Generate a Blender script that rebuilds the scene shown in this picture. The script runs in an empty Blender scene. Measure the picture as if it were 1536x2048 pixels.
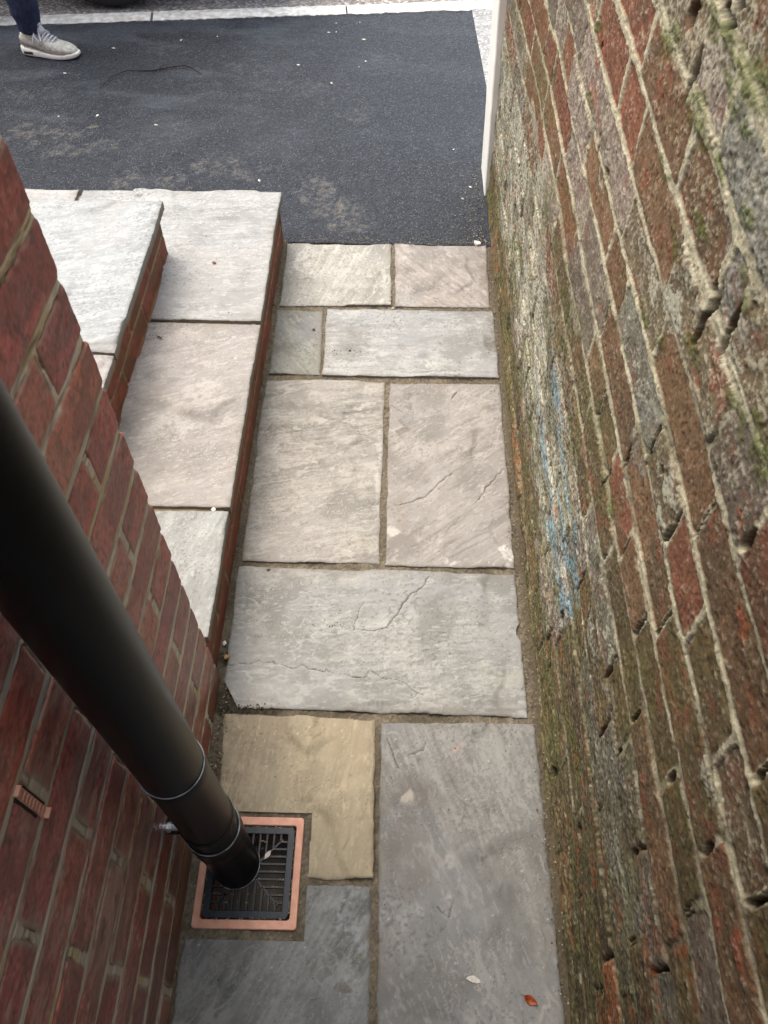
import bpy, bmesh, math, random
import numpy as np
from mathutils import Matrix, Vector
sc = bpy.context.scene
COL = sc.collection
rad = math.radians
random.seed(7)

# ------------------------------------------------------------------ camera
R = [[0.99982, -0.018345, 0.004929], [0.017747, 0.809564, -0.586763], [0.006774, 0.586745, 0.809743]]
cam = bpy.data.cameras.new("camera")
co = bpy.data.objects.new("camera", cam); COL.objects.link(co)
m = Matrix([[*R[0], 0], [*R[1], 0], [*R[2], 1.5], [0, 0, 0, 1]])
co.matrix_world = m
cam.sensor_fit = 'VERTICAL'; cam.sensor_height = 36; cam.sensor_width = 27
cam.lens = 27.3155
cam.clip_start = 0.01; cam.clip_end = 500
cam.dof.use_dof = True; cam.dof.focus_distance = 1.7; cam.dof.aperture_fstop = 15
sc.camera = co

# ------------------------------------------------------------------ light
SUN_EL, SUN_AZ = 66, -45           # azimuth from +Y towards +X (negative: from the left)
w = bpy.data.worlds.new("World"); sc.world = w; w.use_nodes = True
nt = w.node_tree; bg = nt.nodes["Background"]
sky = nt.nodes.new("ShaderNodeTexSky"); sky.sky_type = 'NISHITA'
sky.sun_disc = False; sky.sun_elevation = rad(SUN_EL); sky.sun_rotation = rad(SUN_AZ)
sky.dust_density = 6.0; sky.air_density = 1.0; sky.ozone_density = 0.15
nt.links.new(sky.outputs[0], bg.inputs[0]); bg.inputs[1].default_value = 0.15
sl = bpy.data.lights.new("sun", 'SUN'); sl.energy = 1.15; sl.angle = rad(80); sl.color = (0.945, 1.0, 0.935)
so = bpy.data.objects.new("sun", sl); COL.objects.link(so)
d = Vector((math.sin(rad(SUN_AZ)) * math.cos(rad(SUN_EL)), math.cos(rad(SUN_AZ)) * math.cos(rad(SUN_EL)), math.sin(rad(SUN_EL))))
so.rotation_euler = d.to_track_quat('Z', 'Y').to_euler(); so.location = (-2, 4, 6)
sc.view_settings.view_transform = 'Standard'; sc.view_settings.look = 'None'
sc.view_settings.gamma = 1; sc.view_settings.exposure = 1.10
sc.cycles.max_bounces = 6
sc.cycles.use_denoising = True; sc.cycles.denoising_prefilter = 'NONE'

# ------------------------------------------------------------------ noise helpers (numpy)
def _h(ix, iy, s):
    n = (ix.astype(np.int64) * 374761393 + iy.astype(np.int64) * 668265263 + s * 974634777) & 0xffffffff
    n = ((n ^ (n >> 13)) * 1274126177) & 0xffffffff
    n = n ^ (n >> 16)
    return (n & 0xffff).astype(np.float32) / 65535.0
def vn(x, y, s=0):
    x0 = np.floor(x); y0 = np.floor(y); fx = x - x0; fy = y - y0
    fx = fx * fx * (3 - 2 * fx); fy = fy * fy * (3 - 2 * fy)
    a = _h(x0, y0, s); b = _h(x0 + 1, y0, s); c = _h(x0, y0 + 1, s); e = _h(x0 + 1, y0 + 1, s)
    return (a + (b - a) * fx) * (1 - fy) + (c + (e - c) * fx) * fy
def fbm(x, y, o=4, s=0, g=0.55):
    t = np.zeros_like(x, dtype=np.float32); am = 1.0; tot = 0
    ca, sa = math.cos(.6), math.sin(.6)
    for k in range(o):
        t += am * vn(x, y, s + k * 17); tot += am; am *= g
        x, y = (x * ca - y * sa) * 2.03 + 5.3, (x * sa + y * ca) * 2.03 + 1.7
    return t / tot
def ss(a, b, x):
    t = np.clip((x - a) / (b - a), 0, 1); return t * t * (3 - 2 * t)
def lerp(a, b, t): return a + (b - a) * t
def mixc(c, k, t):
    k = np.asarray(k, dtype=np.float32)
    return c + (k - c) * t[..., None]
def rnd(i, s): return _h(np.asarray(i), np.asarray(i) * 3 + 1, s)

# ------------------------------------------------------------------ materials
def new_mat(name):
    m_ = bpy.data.materials.new(name); m_.use_nodes = True
    n = m_.node_tree; return m_, n, n.nodes["Principled BSDF"]
def mat_attr(name, rough=.8, scale=500, amt=.25, bump=.3, dist=.001, spec=.4, rough_attr=False):
    """colour from the mesh's procedural colour field, broken up with fine 3-D noise and bump"""
    m_, n, b = new_mat(name); N = n.nodes.new; L = n.links.new
    at = N("ShaderNodeAttribute"); at.attribute_name = "col"
    tc = N("ShaderNodeTexCoord")
    no = N("ShaderNodeTexNoise"); no.inputs["Scale"].default_value = scale; no.inputs["Detail"].default_value = 4; no.inputs["Roughness"].default_value = .7
    L(tc.outputs["Object"], no.inputs["Vector"])
    mr = N("ShaderNodeMapRange"); mr.inputs["From Min"].default_value = .25; mr.inputs["From Max"].default_value = .75
    mr.inputs["To Min"].default_value = 1 - amt; mr.inputs["To Max"].default_value = 1 + amt; L(no.outputs["Fac"], mr.inputs["Value"])
    mx = N("ShaderNodeVectorMath"); mx.operation = 'SCALE'; L(at.outputs["Color"], mx.inputs[0]); L(mr.outputs[0], mx.inputs["Scale"])
    L(mx.outputs[0], b.inputs["Base Color"])
    bp = N("ShaderNodeBump"); bp.inputs["Strength"].default_value = bump; bp.inputs["Distance"].default_value = dist
    L(no.outputs["Fac"], bp.inputs["Height"]); L(bp.outputs[0], b.inputs["Normal"])
    b.inputs["Roughness"].default_value = rough; b.inputs["Specular IOR Level"].default_value = spec
    if rough_attr:
        ra = N("ShaderNodeAttribute"); ra.attribute_name = "rgh"; L(ra.outputs["Fac"], b.inputs["Roughness"])
    return m_
def mat_noise(name, c1, c2, scale=20, rough=.6, bump=.2, metal=0, spec=.5, dist=.002, detail=5, coat=0):
    m_, n, b = new_mat(name); N = n.nodes.new; L = n.links.new
    tc = N("ShaderNodeTexCoord"); no = N("ShaderNodeTexNoise"); no.inputs["Scale"].default_value = scale; no.inputs["Detail"].default_value = detail
    L(tc.outputs["Object"], no.inputs["Vector"])
    cr = N("ShaderNodeValToRGB"); cr.color_ramp.elements[0].color = (*c1, 1); cr.color_ramp.elements[1].color = (*c2, 1)
    cr.color_ramp.elements[0].position = .35; cr.color_ramp.elements[1].position = .68
    L(no.outputs["Fac"], cr.inputs[0]); L(cr.outputs[0], b.inputs["Base Color"])
    bp = N("ShaderNodeBump"); bp.inputs["Strength"].default_value = bump; bp.inputs["Distance"].default_value = dist
    L(no.outputs["Fac"], bp.inputs["Height"]); L(bp.outputs[0], b.inputs["Normal"])
    b.inputs["Roughness"].default_value = rough; b.inputs["Metallic"].default_value = metal
    b.inputs["Specular IOR Level"].default_value = spec; b.inputs["Coat Weight"].default_value = coat
    return m_

# ------------------------------------------------------------------ mesh helpers
def tag(o, label=None, cat=None, group=None, kind=None):
    if label: o["label"] = label
    if cat: o["category"] = cat
    if group: o["group"] = group
    if kind: o["kind"] = kind
    return o
def link(name, me, mat=None, parent=None):
    o = bpy.data.objects.new(name, me); COL.objects.link(o)
    if mat: me.materials.append(mat)
    if parent: o.parent = parent
    return o
def empty(name, loc=(0, 0, 0), rz=0):
    o = bpy.data.objects.new(name, None); COL.objects.link(o); o.location = loc; o.rotation_euler.z = rz
    o.empty_display_size = .1
    return o
def mesh_np(name, V, F, smooth=True, col=None, rgh=None):
    me = bpy.data.meshes.new(name)
    V = np.asarray(V, dtype=np.float32); F = np.asarray(F, dtype=np.int32)
    me.vertices.add(len(V)); me.vertices.foreach_set("co", V.ravel())
    k = F.shape[1]
    me.loops.add(F.size); me.loops.foreach_set("vertex_index", F.ravel())
    me.polygons.add(len(F)); me.polygons.foreach_set("loop_start", np.arange(0, F.size, k, dtype=np.int32))
    me.polygons.foreach_set("loop_total", np.full(len(F), k, dtype=np.int32))
    me.polygons.foreach_set("use_smooth", np.full(len(F), smooth))
    me.update(calc_edges=True); me.validate()
    if col is not None:
        a = me.color_attributes.new("col", 'FLOAT_COLOR', 'POINT')
        c = np.ones((len(V), 4), dtype=np.float32); c[:, :3] = np.clip(col, 0, 1); a.data.foreach_set("color", c.ravel())
    if rgh is not None:
        a = me.attributes.new("rgh", 'FLOAT', 'POINT'); a.data.foreach_set("value", rgh.astype(np.float32).ravel())
    return me
def grid_faces(nu, nv, keep=None, flip=False):
    i = np.arange(nu - 1)[:, None] * nv + np.arange(nv - 1)[None, :]
    F = np.stack([i, i + nv, i + nv + 1, i + 1], -1)
    if keep is not None: F = F[keep]
    F = F.reshape(-1, 4)
    return F[:, ::-1].copy() if flip else F
def skirt(V, F, col, drop, rgh=None):
    """close the open border of a sheet by a wall going down and a bottom ring, so it is a real slab"""
    E = np.concatenate([F[:, [0, 1]], F[:, [1, 2]], F[:, [2, 3]], F[:, [3, 0]]])
    key = np.sort(E, 1); k = key[:, 0].astype(np.int64) * len(V) + key[:, 1]
    u, inv, cnt = np.unique(k, return_inverse=True, return_counts=True)
    B = E[cnt[inv] == 1]
    bv = np.unique(B); mp = np.full(len(V), -1); mp[bv] = np.arange(len(bv)) + len(V)
    V2 = V[bv].copy(); V2[:, 2] -= drop
    Fs = np.stack([B[:, 1], B[:, 0], mp[B[:, 0]], mp[B[:, 1]]], -1)
    return np.concatenate([V, V2]), np.concatenate([F, Fs]), np.concatenate([col, np.tile(np.array([[.17, .135, .085]], np.float32), (len(bv), 1))])
def bm_obj(name, bm, mat, parent=None, smooth=True, angle=None):
    me = bpy.data.meshes.new(name); bm.normal_update(); bm.to_mesh(me); bm.free()
    if smooth:
        me.polygons.foreach_set("use_smooth", [True] * len(me.polygons))
        if angle is not None: me.set_sharp_from_angle(angle=rad(angle))
    return link(name, me, mat, parent)
def add_box(bm, x0, x1, y0, y1, z0, z1, bevel=0, seg=2):
    r = bmesh.ops.create_cube(bm, size=1)
    for v in r['verts']:
        v.co = Vector((lerp(x0, x1, v.co.x + .5), lerp(y0, y1, v.co.y + .5), lerp(z0, z1, v.co.z + .5)))
    if bevel:
        ed = list({e for v in r['verts'] for e in v.link_edges})
        bmesh.ops.bevel(bm, geom=ed, offset=bevel, segments=seg, affect='EDGES', profile=.5)
def add_rings(bm, rings, n=64, caps=True):
    """rings: list of (cx, cy, z, r) lofted"""
    R_ = []
    for cx, cy, z, r in rings:
        R_.append([bm.verts.new((cx + r * math.cos(2 * math.pi * k / n), cy + r * math.sin(2 * math.pi * k / n), z)) for k in range(n)])
    for a, b in zip(R_, R_[1:]):
        for k in range(n): bm.faces.new((a[k], a[(k + 1) % n], b[(k + 1) % n], b[k]))
    if caps:
        bm.faces.new(R_[0][::-1]); bm.faces.new(R_[-1])
def add_tube(bm, pts, radii, n=10):
    rr = []
    for i, p in enumerate(pts):
        p = Vector(p); t = (Vector(pts[min(i + 1, len(pts) - 1)]) - Vector(pts[max(i - 1, 0)])).normalized()
        a = t.cross(Vector((0, 0, 1)));
        if a.length < .05: a = t.cross(Vector((0, 1, 0)))
        a.normalize(); b = t.cross(a); r = radii[i] if hasattr(radii, '__len__') else radii
        rr.append([bm.verts.new(p + a * r * math.cos(2 * math.pi * k / n) + b * r * math.sin(2 * math.pi * k / n)) for k in range(n)])
    for a, b in zip(rr, rr[1:]):
        for k in range(n): bm.faces.new((a[k], a[(k + 1) % n], b[(k + 1) % n], b[k]))
    bm.faces.new(rr[0][::-1]); bm.faces.new(rr[-1])
    bmesh.ops.recalc_face_normals(bm, faces=bm.faces)
def blobs(u, v, L, warp=.012, s=50, wu=None):
    """soft irregular spots given as (u, v, ru, rv)"""
    n1 = (fbm(u * 30, v * 30, 3, s) - .5) * 2 * warp; n2 = (fbm(u * 30 + 9, v * 30, 3, s + 5) - .5) * 2 * warp
    t = np.zeros_like(u)
    for a, b, ra, rb in L:
        if ra <= 0: continue
        q = ((u + n1 - a) / ra) ** 2 + ((v + n2 - b) / rb) ** 2
        t = np.maximum(t, 1 - ss(.45, 1.25, q))
    return t

# ================================================================== OLD GARDEN WALL (right)
BED0 = [-.16, -.085, -.01, .065, .135, .21, .28, .355, .43, .505, .578, .652, .731, .807, .886, .972, 1.055, 1.134, 1.213]
while BED0[-1] < 2.3: BED0.append(BED0[-1] + .077)
BED0 = np.array(BED0)
PERP = {5: [.14, .65, .9], 6: [.33, .56], 7: [.414, .667, .14], 8: [.476, .355, .10, .232, .735], 9: [.372, .615, .873, .12], 10: [.14, .27, .462, .578, .715, .828, .948, 1.2],
        11: [-.05, .182, .428, .68, .922, 1.16, 1.408, 1.659], 12: [.02, .128, .25, .384, .503, .625, .87, .996, 1.248, 1.494, 1.608],
        13: [-.03, .21, .46, .715, .955, 1.195, 1.44], 14: [.02, .27, .388, .51, .75, 1.0, 1.133, 1.37], 15: [.09, .33, .573, .632, .82, 1.066, 1.3],
        16: [.01, .25, .5, .752, .877, 1.12], 17: [.1, .35, .59, .83, 1.08], 3: [.24, .463, .7], 4: [.35, .655, .85]}
rs = np.random.RandomState(5)
for c in range(len(BED0) - 1):
    P = sorted(PERP.get(c, [.1 + rs.rand() * .2]))
    while P[-1] < 2.9: P.append(P[-1] + (.118 if rs.rand() < .25 else .24) + rs.uniform(-.008, .008))
    while P[0] > -2.3: P.insert(0, P[0] - .24 - rs.uniform(-.01, .01))
    PERP[c] = np.array(P)
TY = {'R': [(1.535, 0.719), (1.727, 0.781), (1.092, 0.873), (1.155, 1.033), (1.167, 0.99), (1.062, 0.947), (1.007, 0.849), (0.883, 0.711), (0.946, 0.866), (0.641, 0.653), (0.971, 0.84), (1.065, 0.844), (1.334, 0.763), (0.871, 1.119), (0.934, 1.075), (2.037, 0.671), (0.5, 0.482), (0.344, 0.903), (1.483, 0.898)], 'P': [(0.991, 0.666), (0.781, 1.133), (1.101, 0.908), (1.264, 0.729), (1.428, 0.573), (1.477, 0.851), (1.615, 0.844)], 'M': [(1.046, 0.671), (0.971, 0.374), (0.459, 0.931), (0.108, 0.629), (0.115, 0.47), (0.485, 0.895), (1.475, 0.893), (0.93, 0.759), (0.563, 0.438)], 'G': [(0.715, 1.139), (0.6, 1.05), (0.6, 1.095), (0.327, 0.45), (0.269, 0.459), (0.653, 1.142), (0.692, 0.698), (0.666, 0.768), (0.582, 0.483), (0.195, 0.356), (0.158, 0.407)], 'T': [(0.931, 1.129), (0.748, 1.183), (0.701, 0.946), (0.531, 1.028), (0.623, 0.815), (0.629, 0.876), (0.775, 1.006), (0.525, 0.808), (0.804, 0.879), (0.205, 0.788)], 'X': [(0.815, 0.557)], 'B': [(0.962, 0.791), (0.906, 0.628), (0.901, 1.076), (0.689, 1.017), (0.726, 0.722), (0.622, 0.704), (0.547, 0.634), (0.426, 0.829), (0.372, 0.611), (0.379, 0.731), (0.499, 0.843), (0.365, 0.816), (0.316, 0.861), (0.885, 1.043), (0.79, 1.066), (0.847, 0.939), (0.208, 0.584), (0.48, 0.722)], 'O': [(0.753, 0.629), (0.768, 0.491), (0.671, 0.558), (0.449, 0.455), (0.43, 0.627), (0.302, 0.714), (0.256, 0.743), (0.418, 0.498), (0.26, 0.18), (0.109, 0.758), (0.544, 0.392), (0.416, 0.536)]}
PAL = {'R': (.215, .092, .052), 'B': (.185, .112, .060), 'O': (.132, .100, .045), 'G': (.20, .195, .15), 'M': (.18, .148, .115), 'T': (.19, .15, .09), 'P': (.27, .215, .175), 'X': (.26, .095, .04), 'D': (.095, .066, .038)}
ORANGE = [(1.148, 0.938, 0.03, 0.012), (1.288, 0.877, 0.05, 0.02), (0.968, 1.042, 0.03, 0.008), (0.93, 0.949, 0.02, 0.01), (0.573, 0.974, 0.05, 0.012), (0.544, 0.961, 0.03, 0.016), (0.504, 0.738, 0.015, 0.01), (0.403, 0.927, 0.02, 0.006), (0.659, 0.176, 0.045, 0.02), (0.266, 0.534, 0.04, 0.012), (0.137, 0.488, 0.02, 0.012), (0.121, 0.555, 0.03, 0.01), (0.089, 0.577, 0.05, 0.01), (0.089, 0.722, 0.03, 0.012), (0.726, 0.487, 0.03, 0.015), (0.638, 0.534, 0.02, 0.012), (0.431, 0.101, 0.02, 0.02), (0.257, 0.301, 0.05, 0.012), (1.84, 0.642, 0.02, 0.01), (1.32, 0.939, 0.04, 0.02), (1.429, 0.943, 0.03, 0.02), (1.601, 0.46, 0.03, 0.012), (0.198, 0.601, 0.01, 0.01), (0.141, 0.682, 0.03, 0.012), (0.846, 0.543, 0.05, 0.015), (0.335, 0.874, 0.02, 0.01), (0.937, 0.412, 0.04, 0.008)]
MOSS = [(0.824, 1.08, 0.06, 0.01), (0.835, 1.095, 0.05, 0.012), (0.79, 1.164, 0.06, 0.012), (0.741, 1.141, 0.08, 0.008), (0.71, 1.17, 0.05, 0.02), (0.982, 1.087, 0.04, 0.02), (0.87, 1.163, 0.03, 0.012), (0.859, 1.148, 0.02, 0.01), (1.297, 0.861, 0.06, 0.008), (1.362, 0.955, 0.04, 0.008), (0.756, 0.968, 0.04, 0.01), (0.729, 1.018, 0.04, 0.01), (0.629, 0.936, 0.03, 0.015), (0.57, 1.054, 0.04, 0.012), (0.739, 1.084, 0.05, 0.008), (1.673, 0.301, 0.1, 0.02), (1.438, 0.322, 0.05, 0.015), (1.257, 0.18, 0.1, 0.025), (1.777, 0.272, 0.05, 0.01), (0.877, 0.999, 0.04, 0.008), (0.704, 0.867, 0.02, 0.01), (0.296, 0.093, 0.06, 0.03), (0.74, 0.24, 0.05, 0.02), (0.442, 0.991, 0.04, 0.02), (0.497, 0.976, 0.03, 0.01), (0.664, 0.611, 0.02, 0.02), (0.204, 0.18, 0.03, 0.02), (0.214, 0.319, 0.03, 0.02), (0.642, 0.103, 0.06, 0.03), (2.357, 0.022, 0.05, 0.02), (0.448, 0.211, 0.05, 0.03), (0.796, 0.851, 0.03, 0.008), (0.631, 1.094, 0.03, 0.01)]
HOLE = [h_ for h_ in [(0.942, 1.139, 0.018, 0.016), (0.942, 1.146, 0.02, 0.01), (0.824, 1.167, 0.02, 0.008), (0.844, 1.171, 0.02, 0.006), (0.637, 1.001, 0.016, 0.012), (0.628, 0.989, 0.012, 0.02), (1.112, 0.851, 0.012, 0.01), (0.83, 1.187, 0.03, 0.006), (0.462, 0.037, 0.012, 0.02), (1.317, 0.944, 0.012, 0.008), (1.775, 0.481, 0.012, 0.01), (0.573, 0.802, 0.006, 0.006), (0.681, 0.252, 0.012, 0.02), (0.253, 0.379, 0.012, 0.01), (0.256, 0.395, 0.01, 0.012), (0.27, 0.642, 0.01, 0.012), (0.16, 0.352, 0.02, 0.02), (0.323, 0.182, 0.012, 0.02), (0.254, 0.785, 0.01, 0.008), (1.184, 0.847, 0.006, 0.006), (0.168, 0.085, 0.012, 0.012)] if h_[0] > .3]
BLUE = [(1.093, 0.416, 0.05, 0.01), (1.04, 0.436, 0.06, 0.01), (0.987, 0.438, 0.03, 0.008), (1.106, 0.294, 0.06, 0.012), (1.051, 0.278, 0.08, 0.014), (0.969, 0.403, 0.04, 0.01), (0.929, 0.407, 0.03, 0.008), (0.87, 0.333, 0.05, 0.01), (0.871, 0.391, 0.05, 0.01), (0.904, 0.286, 0.03, 0.01), (0.833, 0.27, 0.05, 0.02), (0.771, 0.33, 0.05, 0.02), (0.718, 0.364, 0.05, 0.02), (0.73, 0.258, 0.05, 0.025), (0.685, 0.3, 0.04, 0.02), (0.884, 0.247, 0.04, 0.012), (0.759, 0.41, 0.03, 0.008)]
GREY = [(0.704, 1.137, 0.08, 0.04), (0.632, 1.083, 0.08, 0.04), (0.306, 0.426, 0.07, 0.03), (0.338, 0.473, 0.05, 0.02), (0.658, 0.739, 0.05, 0.02), (0.665, 0.778, 0.05, 0.02), (0.59, 1.044, 0.08, 0.025), (0.647, 0.789, 0.04, 0.03), (0.441, 0.441, 0.03, 0.02), (0.225, 0.362, 0.08, 0.03)]
WHITE = [(0.539, 0.808, 0.03, 0.02), (0.524, 0.771, 0.03, 0.008), (0.239, 0.733, 0.04, 0.02), (1.813, 0.293, 0.2, 0.03), (1.617, 0.269, 0.2, 0.04), (1.376, 0.286, 0.2, 0.05), (1.206, 0.383, 0.1, 0.04), (1.087, 0.611, 0.08, 0.02), (1.055, 0.35, 0.08, 0.03), (0.94, 0.334, 0.1, 0.03), (0.832, 0.368, 0.06, 0.02), (0.789, 0.902, 0.05, 0.01), (0.789, 0.88, 0.03, 0.012), (0.502, 0.494, 0.02, 0.02), (0.816, 0.26, 0.1, 0.03), (0.557, 0.417, 0.05, 0.02), (2.095, 0.138, 0.15, 0.02), (1.979, 0.29, 0.15, 0.02), (1.623, 0.568, 0.1, 0.02), (0.711, 0.921, 0.05, 0.02), (1.764, 0.584, 0.1, 0.02), (1.131, 0.828, 0.03, 0.01)]

def seg_axis(parts):
    out = []
    for a, b, st in parts:
        n = max(1, int(round((b - a) / st))); out += list(np.linspace(a, b, n, endpoint=False))
    out.append(parts[-1][1]); return np.array(out)

def brick_fields(u, v, beds, perps, hw, rr=.008):
    """-> course index, brick id, distance inside brick (neg = joint), signed dv to bed, du to perp"""
    c = np.clip(np.searchsorted(beds, v) - 1, 0, len(beds) - 2)
    lo = v - beds[c]; hi = beds[c + 1] - v
    dv = np.minimum(lo, hi)
    du = np.full_like(u, 9.0); idx = np.zeros(u.shape, dtype=np.int64); pl = np.zeros_like(u)
    for k in range(len(beds) - 1):
        ms = c == k
        if not ms.any(): continue
        P = perps[k]; uu = u[ms]; j = np.clip(np.searchsorted(P, uu), 1, len(P) - 1)
        a = uu - P[j - 1]; b = P[j] - uu
        du[ms] = np.minimum(a, b); idx[ms] = j + k * 97; pl[ms] = np.where(a < b, P[j - 1], P[j])
    a = np.maximum(rr - (dv - hw), 0); b = np.maximum(rr - (du - hw), 0)
    inn = rr - np.sqrt(a * a + b * b)
    dd = np.where((dv - hw > rr) & (du - hw > rr), np.minimum(dv - hw, du - hw), inn)
    return c, idx, dd, dv, du, lo, pl

def build_old_wall():
    ys = seg_axis([(-2.2, -.1, .05), (-.1, .0, .01), (.0, 1.0, .0018), (1.0, 2.415, .003)])
    zs = seg_axis([(-.12, -.03, .02), (-.03, 1.32, .0018), (1.32, 1.45, .01), (1.45, 2.0, .04)])
    Y, Z = np.meshgrid(ys, zs, indexing='ij'); Y = Y.astype(np.float32); Z = Z.astype(np.float32)
    wy = Y + (fbm(Y * 9, Z * 9, 3, 3) - .5) * .018 + (fbm(Y * 90, Z * 90, 3, 6) - .5) * .006
    zc = Z - .036 * Y + (fbm(Y * 5, Z * 8, 3, 4) - .5) * .018 + (fbm(Y * 80, Z * 100, 3, 5) - .5) * .0048
    hw = -.0003 + .0070 * fbm(Y * 14, Z * 14, 3, 8) + .0035 * ss(.82, 1.1, Z)
    c, idx, dd, dv, du, lo, pl = brick_fields(wy, zc, BED0, PERP, hw, .009)
    brick = ss(0, .0022, dd)
    r1 = rnd(idx, 1); r2 = rnd(idx, 2); r3 = rnd(idx, 3)
    # type of every brick
    ids = np.unique(idx)
    first = {i: None for i in ids}
    cy = np.zeros(len(ids)); cz = np.zeros(len(ids))
    flat = np.searchsorted(ids, idx)
    cnt = np.bincount(flat.ravel()); cy = np.bincount(flat.ravel(), Y.ravel()) / cnt; cz = np.bincount(flat.ravel(), Z.ravel()) / cnt
    rr_ = np.random.RandomState(11); cols = np.zeros((len(ids), 3), np.float32); spk = np.zeros(len(ids)); tyc = []
    for i in range(len(ids)):
        y, z = cy[i], cz[i]
        if z < .13: ch = 'ODOB'
        elif z < .5 and y > .6: ch = 'PMTGPM' if y > .75 else 'MOGB'
        elif z < .5: ch = 'OBDGOBX'
        elif z < .95: ch = 'BBORBMT' if y < 1.25 else 'RRBMPR'
        else: ch = 'TBRGT'
        tyc.append(ch[rr_.randint(len(ch))])
    for t, L in TY.items():
        for (a, b) in L:
            ia = np.argmin(abs(ys - a)); ib = np.argmin(abs(zs - b)); tyc[flat[ia, ib]] = t
    for i, t in enumerate(tyc):
        cols[i] = np.array(PAL[t]) * rr_.uniform(.85, 1.15)
        spk[i] = {'R': .25, 'B': .22, 'O': .15, 'G': .6, 'M': .5, 'T': .75, 'P': .8, 'X': .15, 'D': .2}[t]
    C = cols[flat]; SP = spk[flat].astype(np.float32)
    isT = np.array([t in 'TG' for t in tyc])[flat]
    n_big = fbm(Y * 14, Z * 14, 4, 21); n_mid = fbm(Y * 60, Z * 90, 4, 22); n_fine = fbm(Y * 260, Z * 260, 3, 23); n_f2 = vn(Y * 420, Z * 420, 24)
    C = C * ((.55 + .75 * n_mid) * (.66 + .68 * n_fine))[..., None]
    C = mixc(C, (.10, .075, .045), ss(.5, .72, n_big) * .55)
    # exposed reds in worn places
    C = mixc(C, (.22, .08, .045), ss(.58, .75, fbm(Y * 22, Z * 40, 4, 31)) * .5 * ss(.3, .6, Z))
    C = mixc(C, (.30, .075, .03), blobs(Y, Z, ORANGE, .018, 40) * .8 * ss(.36, .6, n_mid * .6 + n_fine * .4))
    # lichen / lime specks
    pale_zone = ss(.62, .95, Y) * (1 - ss(.40, .68, Z + .24 * (n_big - .5))) * ss(.08, .22, Z + .06 * (n_big - .5) - .02 * Y)
    top_zone = ss(.9, 1.1, Z + .1 * n_big) * .22
    dens = np.clip(SP * .55 + pale_zone * .72 + top_zone + blobs(Y, Z, WHITE, .03, 60) * .65, 0, 1.25)
    spec = ss(.66 - .30 * dens, .76 - .30 * dens, .50 * n_fine + .36 * n_mid + .14 * n_f2 + .10 * (n_big - .5))
    palec = np.stack([.43 + 0 * Y, .41 + .03 * n_big, .29 + .08 * n_big], -1).astype(np.float32)
    C = C + (palec - C) * (spec * (.35 + .5 * np.clip(dens, 0, 1)))[..., None]
    # cement patches
    g = blobs(Y, Z, GREY, .02, 70)
    C = mixc(C, (.27, .27, .245), g * .6 * ss(.3, .62, n_fine * .6 + n_mid * .4)); 
    # mortar
    mort = np.stack([.50 + 0 * Y, .465 + 0 * Y, .325 + 0 * Y], -1).astype(np.float32) * ((.62 + .45 * n_mid) * (.68 + .64 * n_fine))[..., None]
    worn = ss(.42, .62, fbm(Y * 7, Z * 10, 3, 33)) * (1 - ss(.45, .7, Z)) + (1 - ss(.05, .2, Z)) + .75 * ss(.56, .68, fbm(Y * 9, Z * 16, 3, 35)) * (1 - ss(.85, 1.0, Z))
    worn = np.clip(worn + .55 * (1 - ss(.15, .5, Y)) * (1 - ss(.5, .75, Z)), 0, 1)
    mort = mixc(mort, (.13, .105, .065), worn * .85)
    mort = mixc(mort, (.36, .35, .27), pale_zone * .5)
    perp_j = (du - hw < dv - hw)
    C = C + (mort - C) * (1 - brick)[..., None]
    # smeared mortar just over the arris
    sm = (1 - ss(0, .006, dd)) * brick * ss(.45, .6, n_mid) * (1 - worn)
    C = mixc(C, (.36, .335, .25), sm * .7)
    gy = ss(.46, .64, fbm(Y * 8, Z * 16, 4, 77)) * (1 - ss(.5, 1.0, Z)) * ss(.3, .6, n_fine)
    C = mixc(C, (.125, .125, .035), gy * .6)
    C = mixc(C, (.055, .05, .022), ss(.54, .68, fbm(Y * 11, Z * 13, 4, 79)) * (1 - ss(.45, .8, Z)) * .5)
    C = mixc(C, (.07, .055, .03), ss(.5, .66, fbm(Y * 16, Z * 26, 4, 78)) * .38 * pale_zone)
    bl = blobs(Y, Z, BLUE, .012, 80)
    C = mixc(C, (.17, .34, .45), bl * ss(.40, .58, .6 * n_fine + .4 * n_mid) * .75)
    C = mixc(C, (.25, .40, .45), blobs(Y, Z, [(a, b, c_ * 1.6, d_ * 1.8) for a, b, c_, d_ in BLUE], .02, 85) * ss(.42, .6, n_fine) * .4)
    ms = np.clip(blobs(Y, Z, MOSS, .014, 90) + .9 * ss(.64, .74, fbm(Y * 10, Z * 18, 3, 91)) * (.3 * (1 - brick) * ss(.8, 1, Z) + .6 * (1 - ss(.12, .26, Z)) + .1), 0, 1)
    ms = ms * ss(.32, .6, .5 * n_fine + .5 * n_mid)
    C = mixc(C, (.080, .105, .014), ms * .8)
    base = (1 - ss(.08, .20, Z + .16 * (n_big - .5) - .06 * ss(2.0, 1.2, Y) * 0 - .05 * (1 - ss(1.1, 1.9, Y)) * ss(.3, .7, Y) + .10 * (n_mid - .5))) * ss(.30, .55, fbm(Y * 9, Z * 22, 4, 94))
    C = mixc(C, (.115, .098, .045), base * .70 * (.35 + .7 * n_fine))
    C = mixc(C, (.095, .10, .030), base * ss(.48, .62, fbm(Y * 12, Z * 30, 4, 93)) * .5 * (.4 + n_fine))
    grime = (1 - ss(.2, .9, Y)) * (1 - ss(.35, .8, Z))
    C = mixc(C, (.10, .085, .05), grime * .4 * ss(.3, .6, n_big))
    grain = vn(Y * 300, Z * 300, 25) * .5 + vn(Y * 170, Z * 170, 26) * .5
    C = C * (.80 + .40 * n_f2)[..., None]
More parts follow.
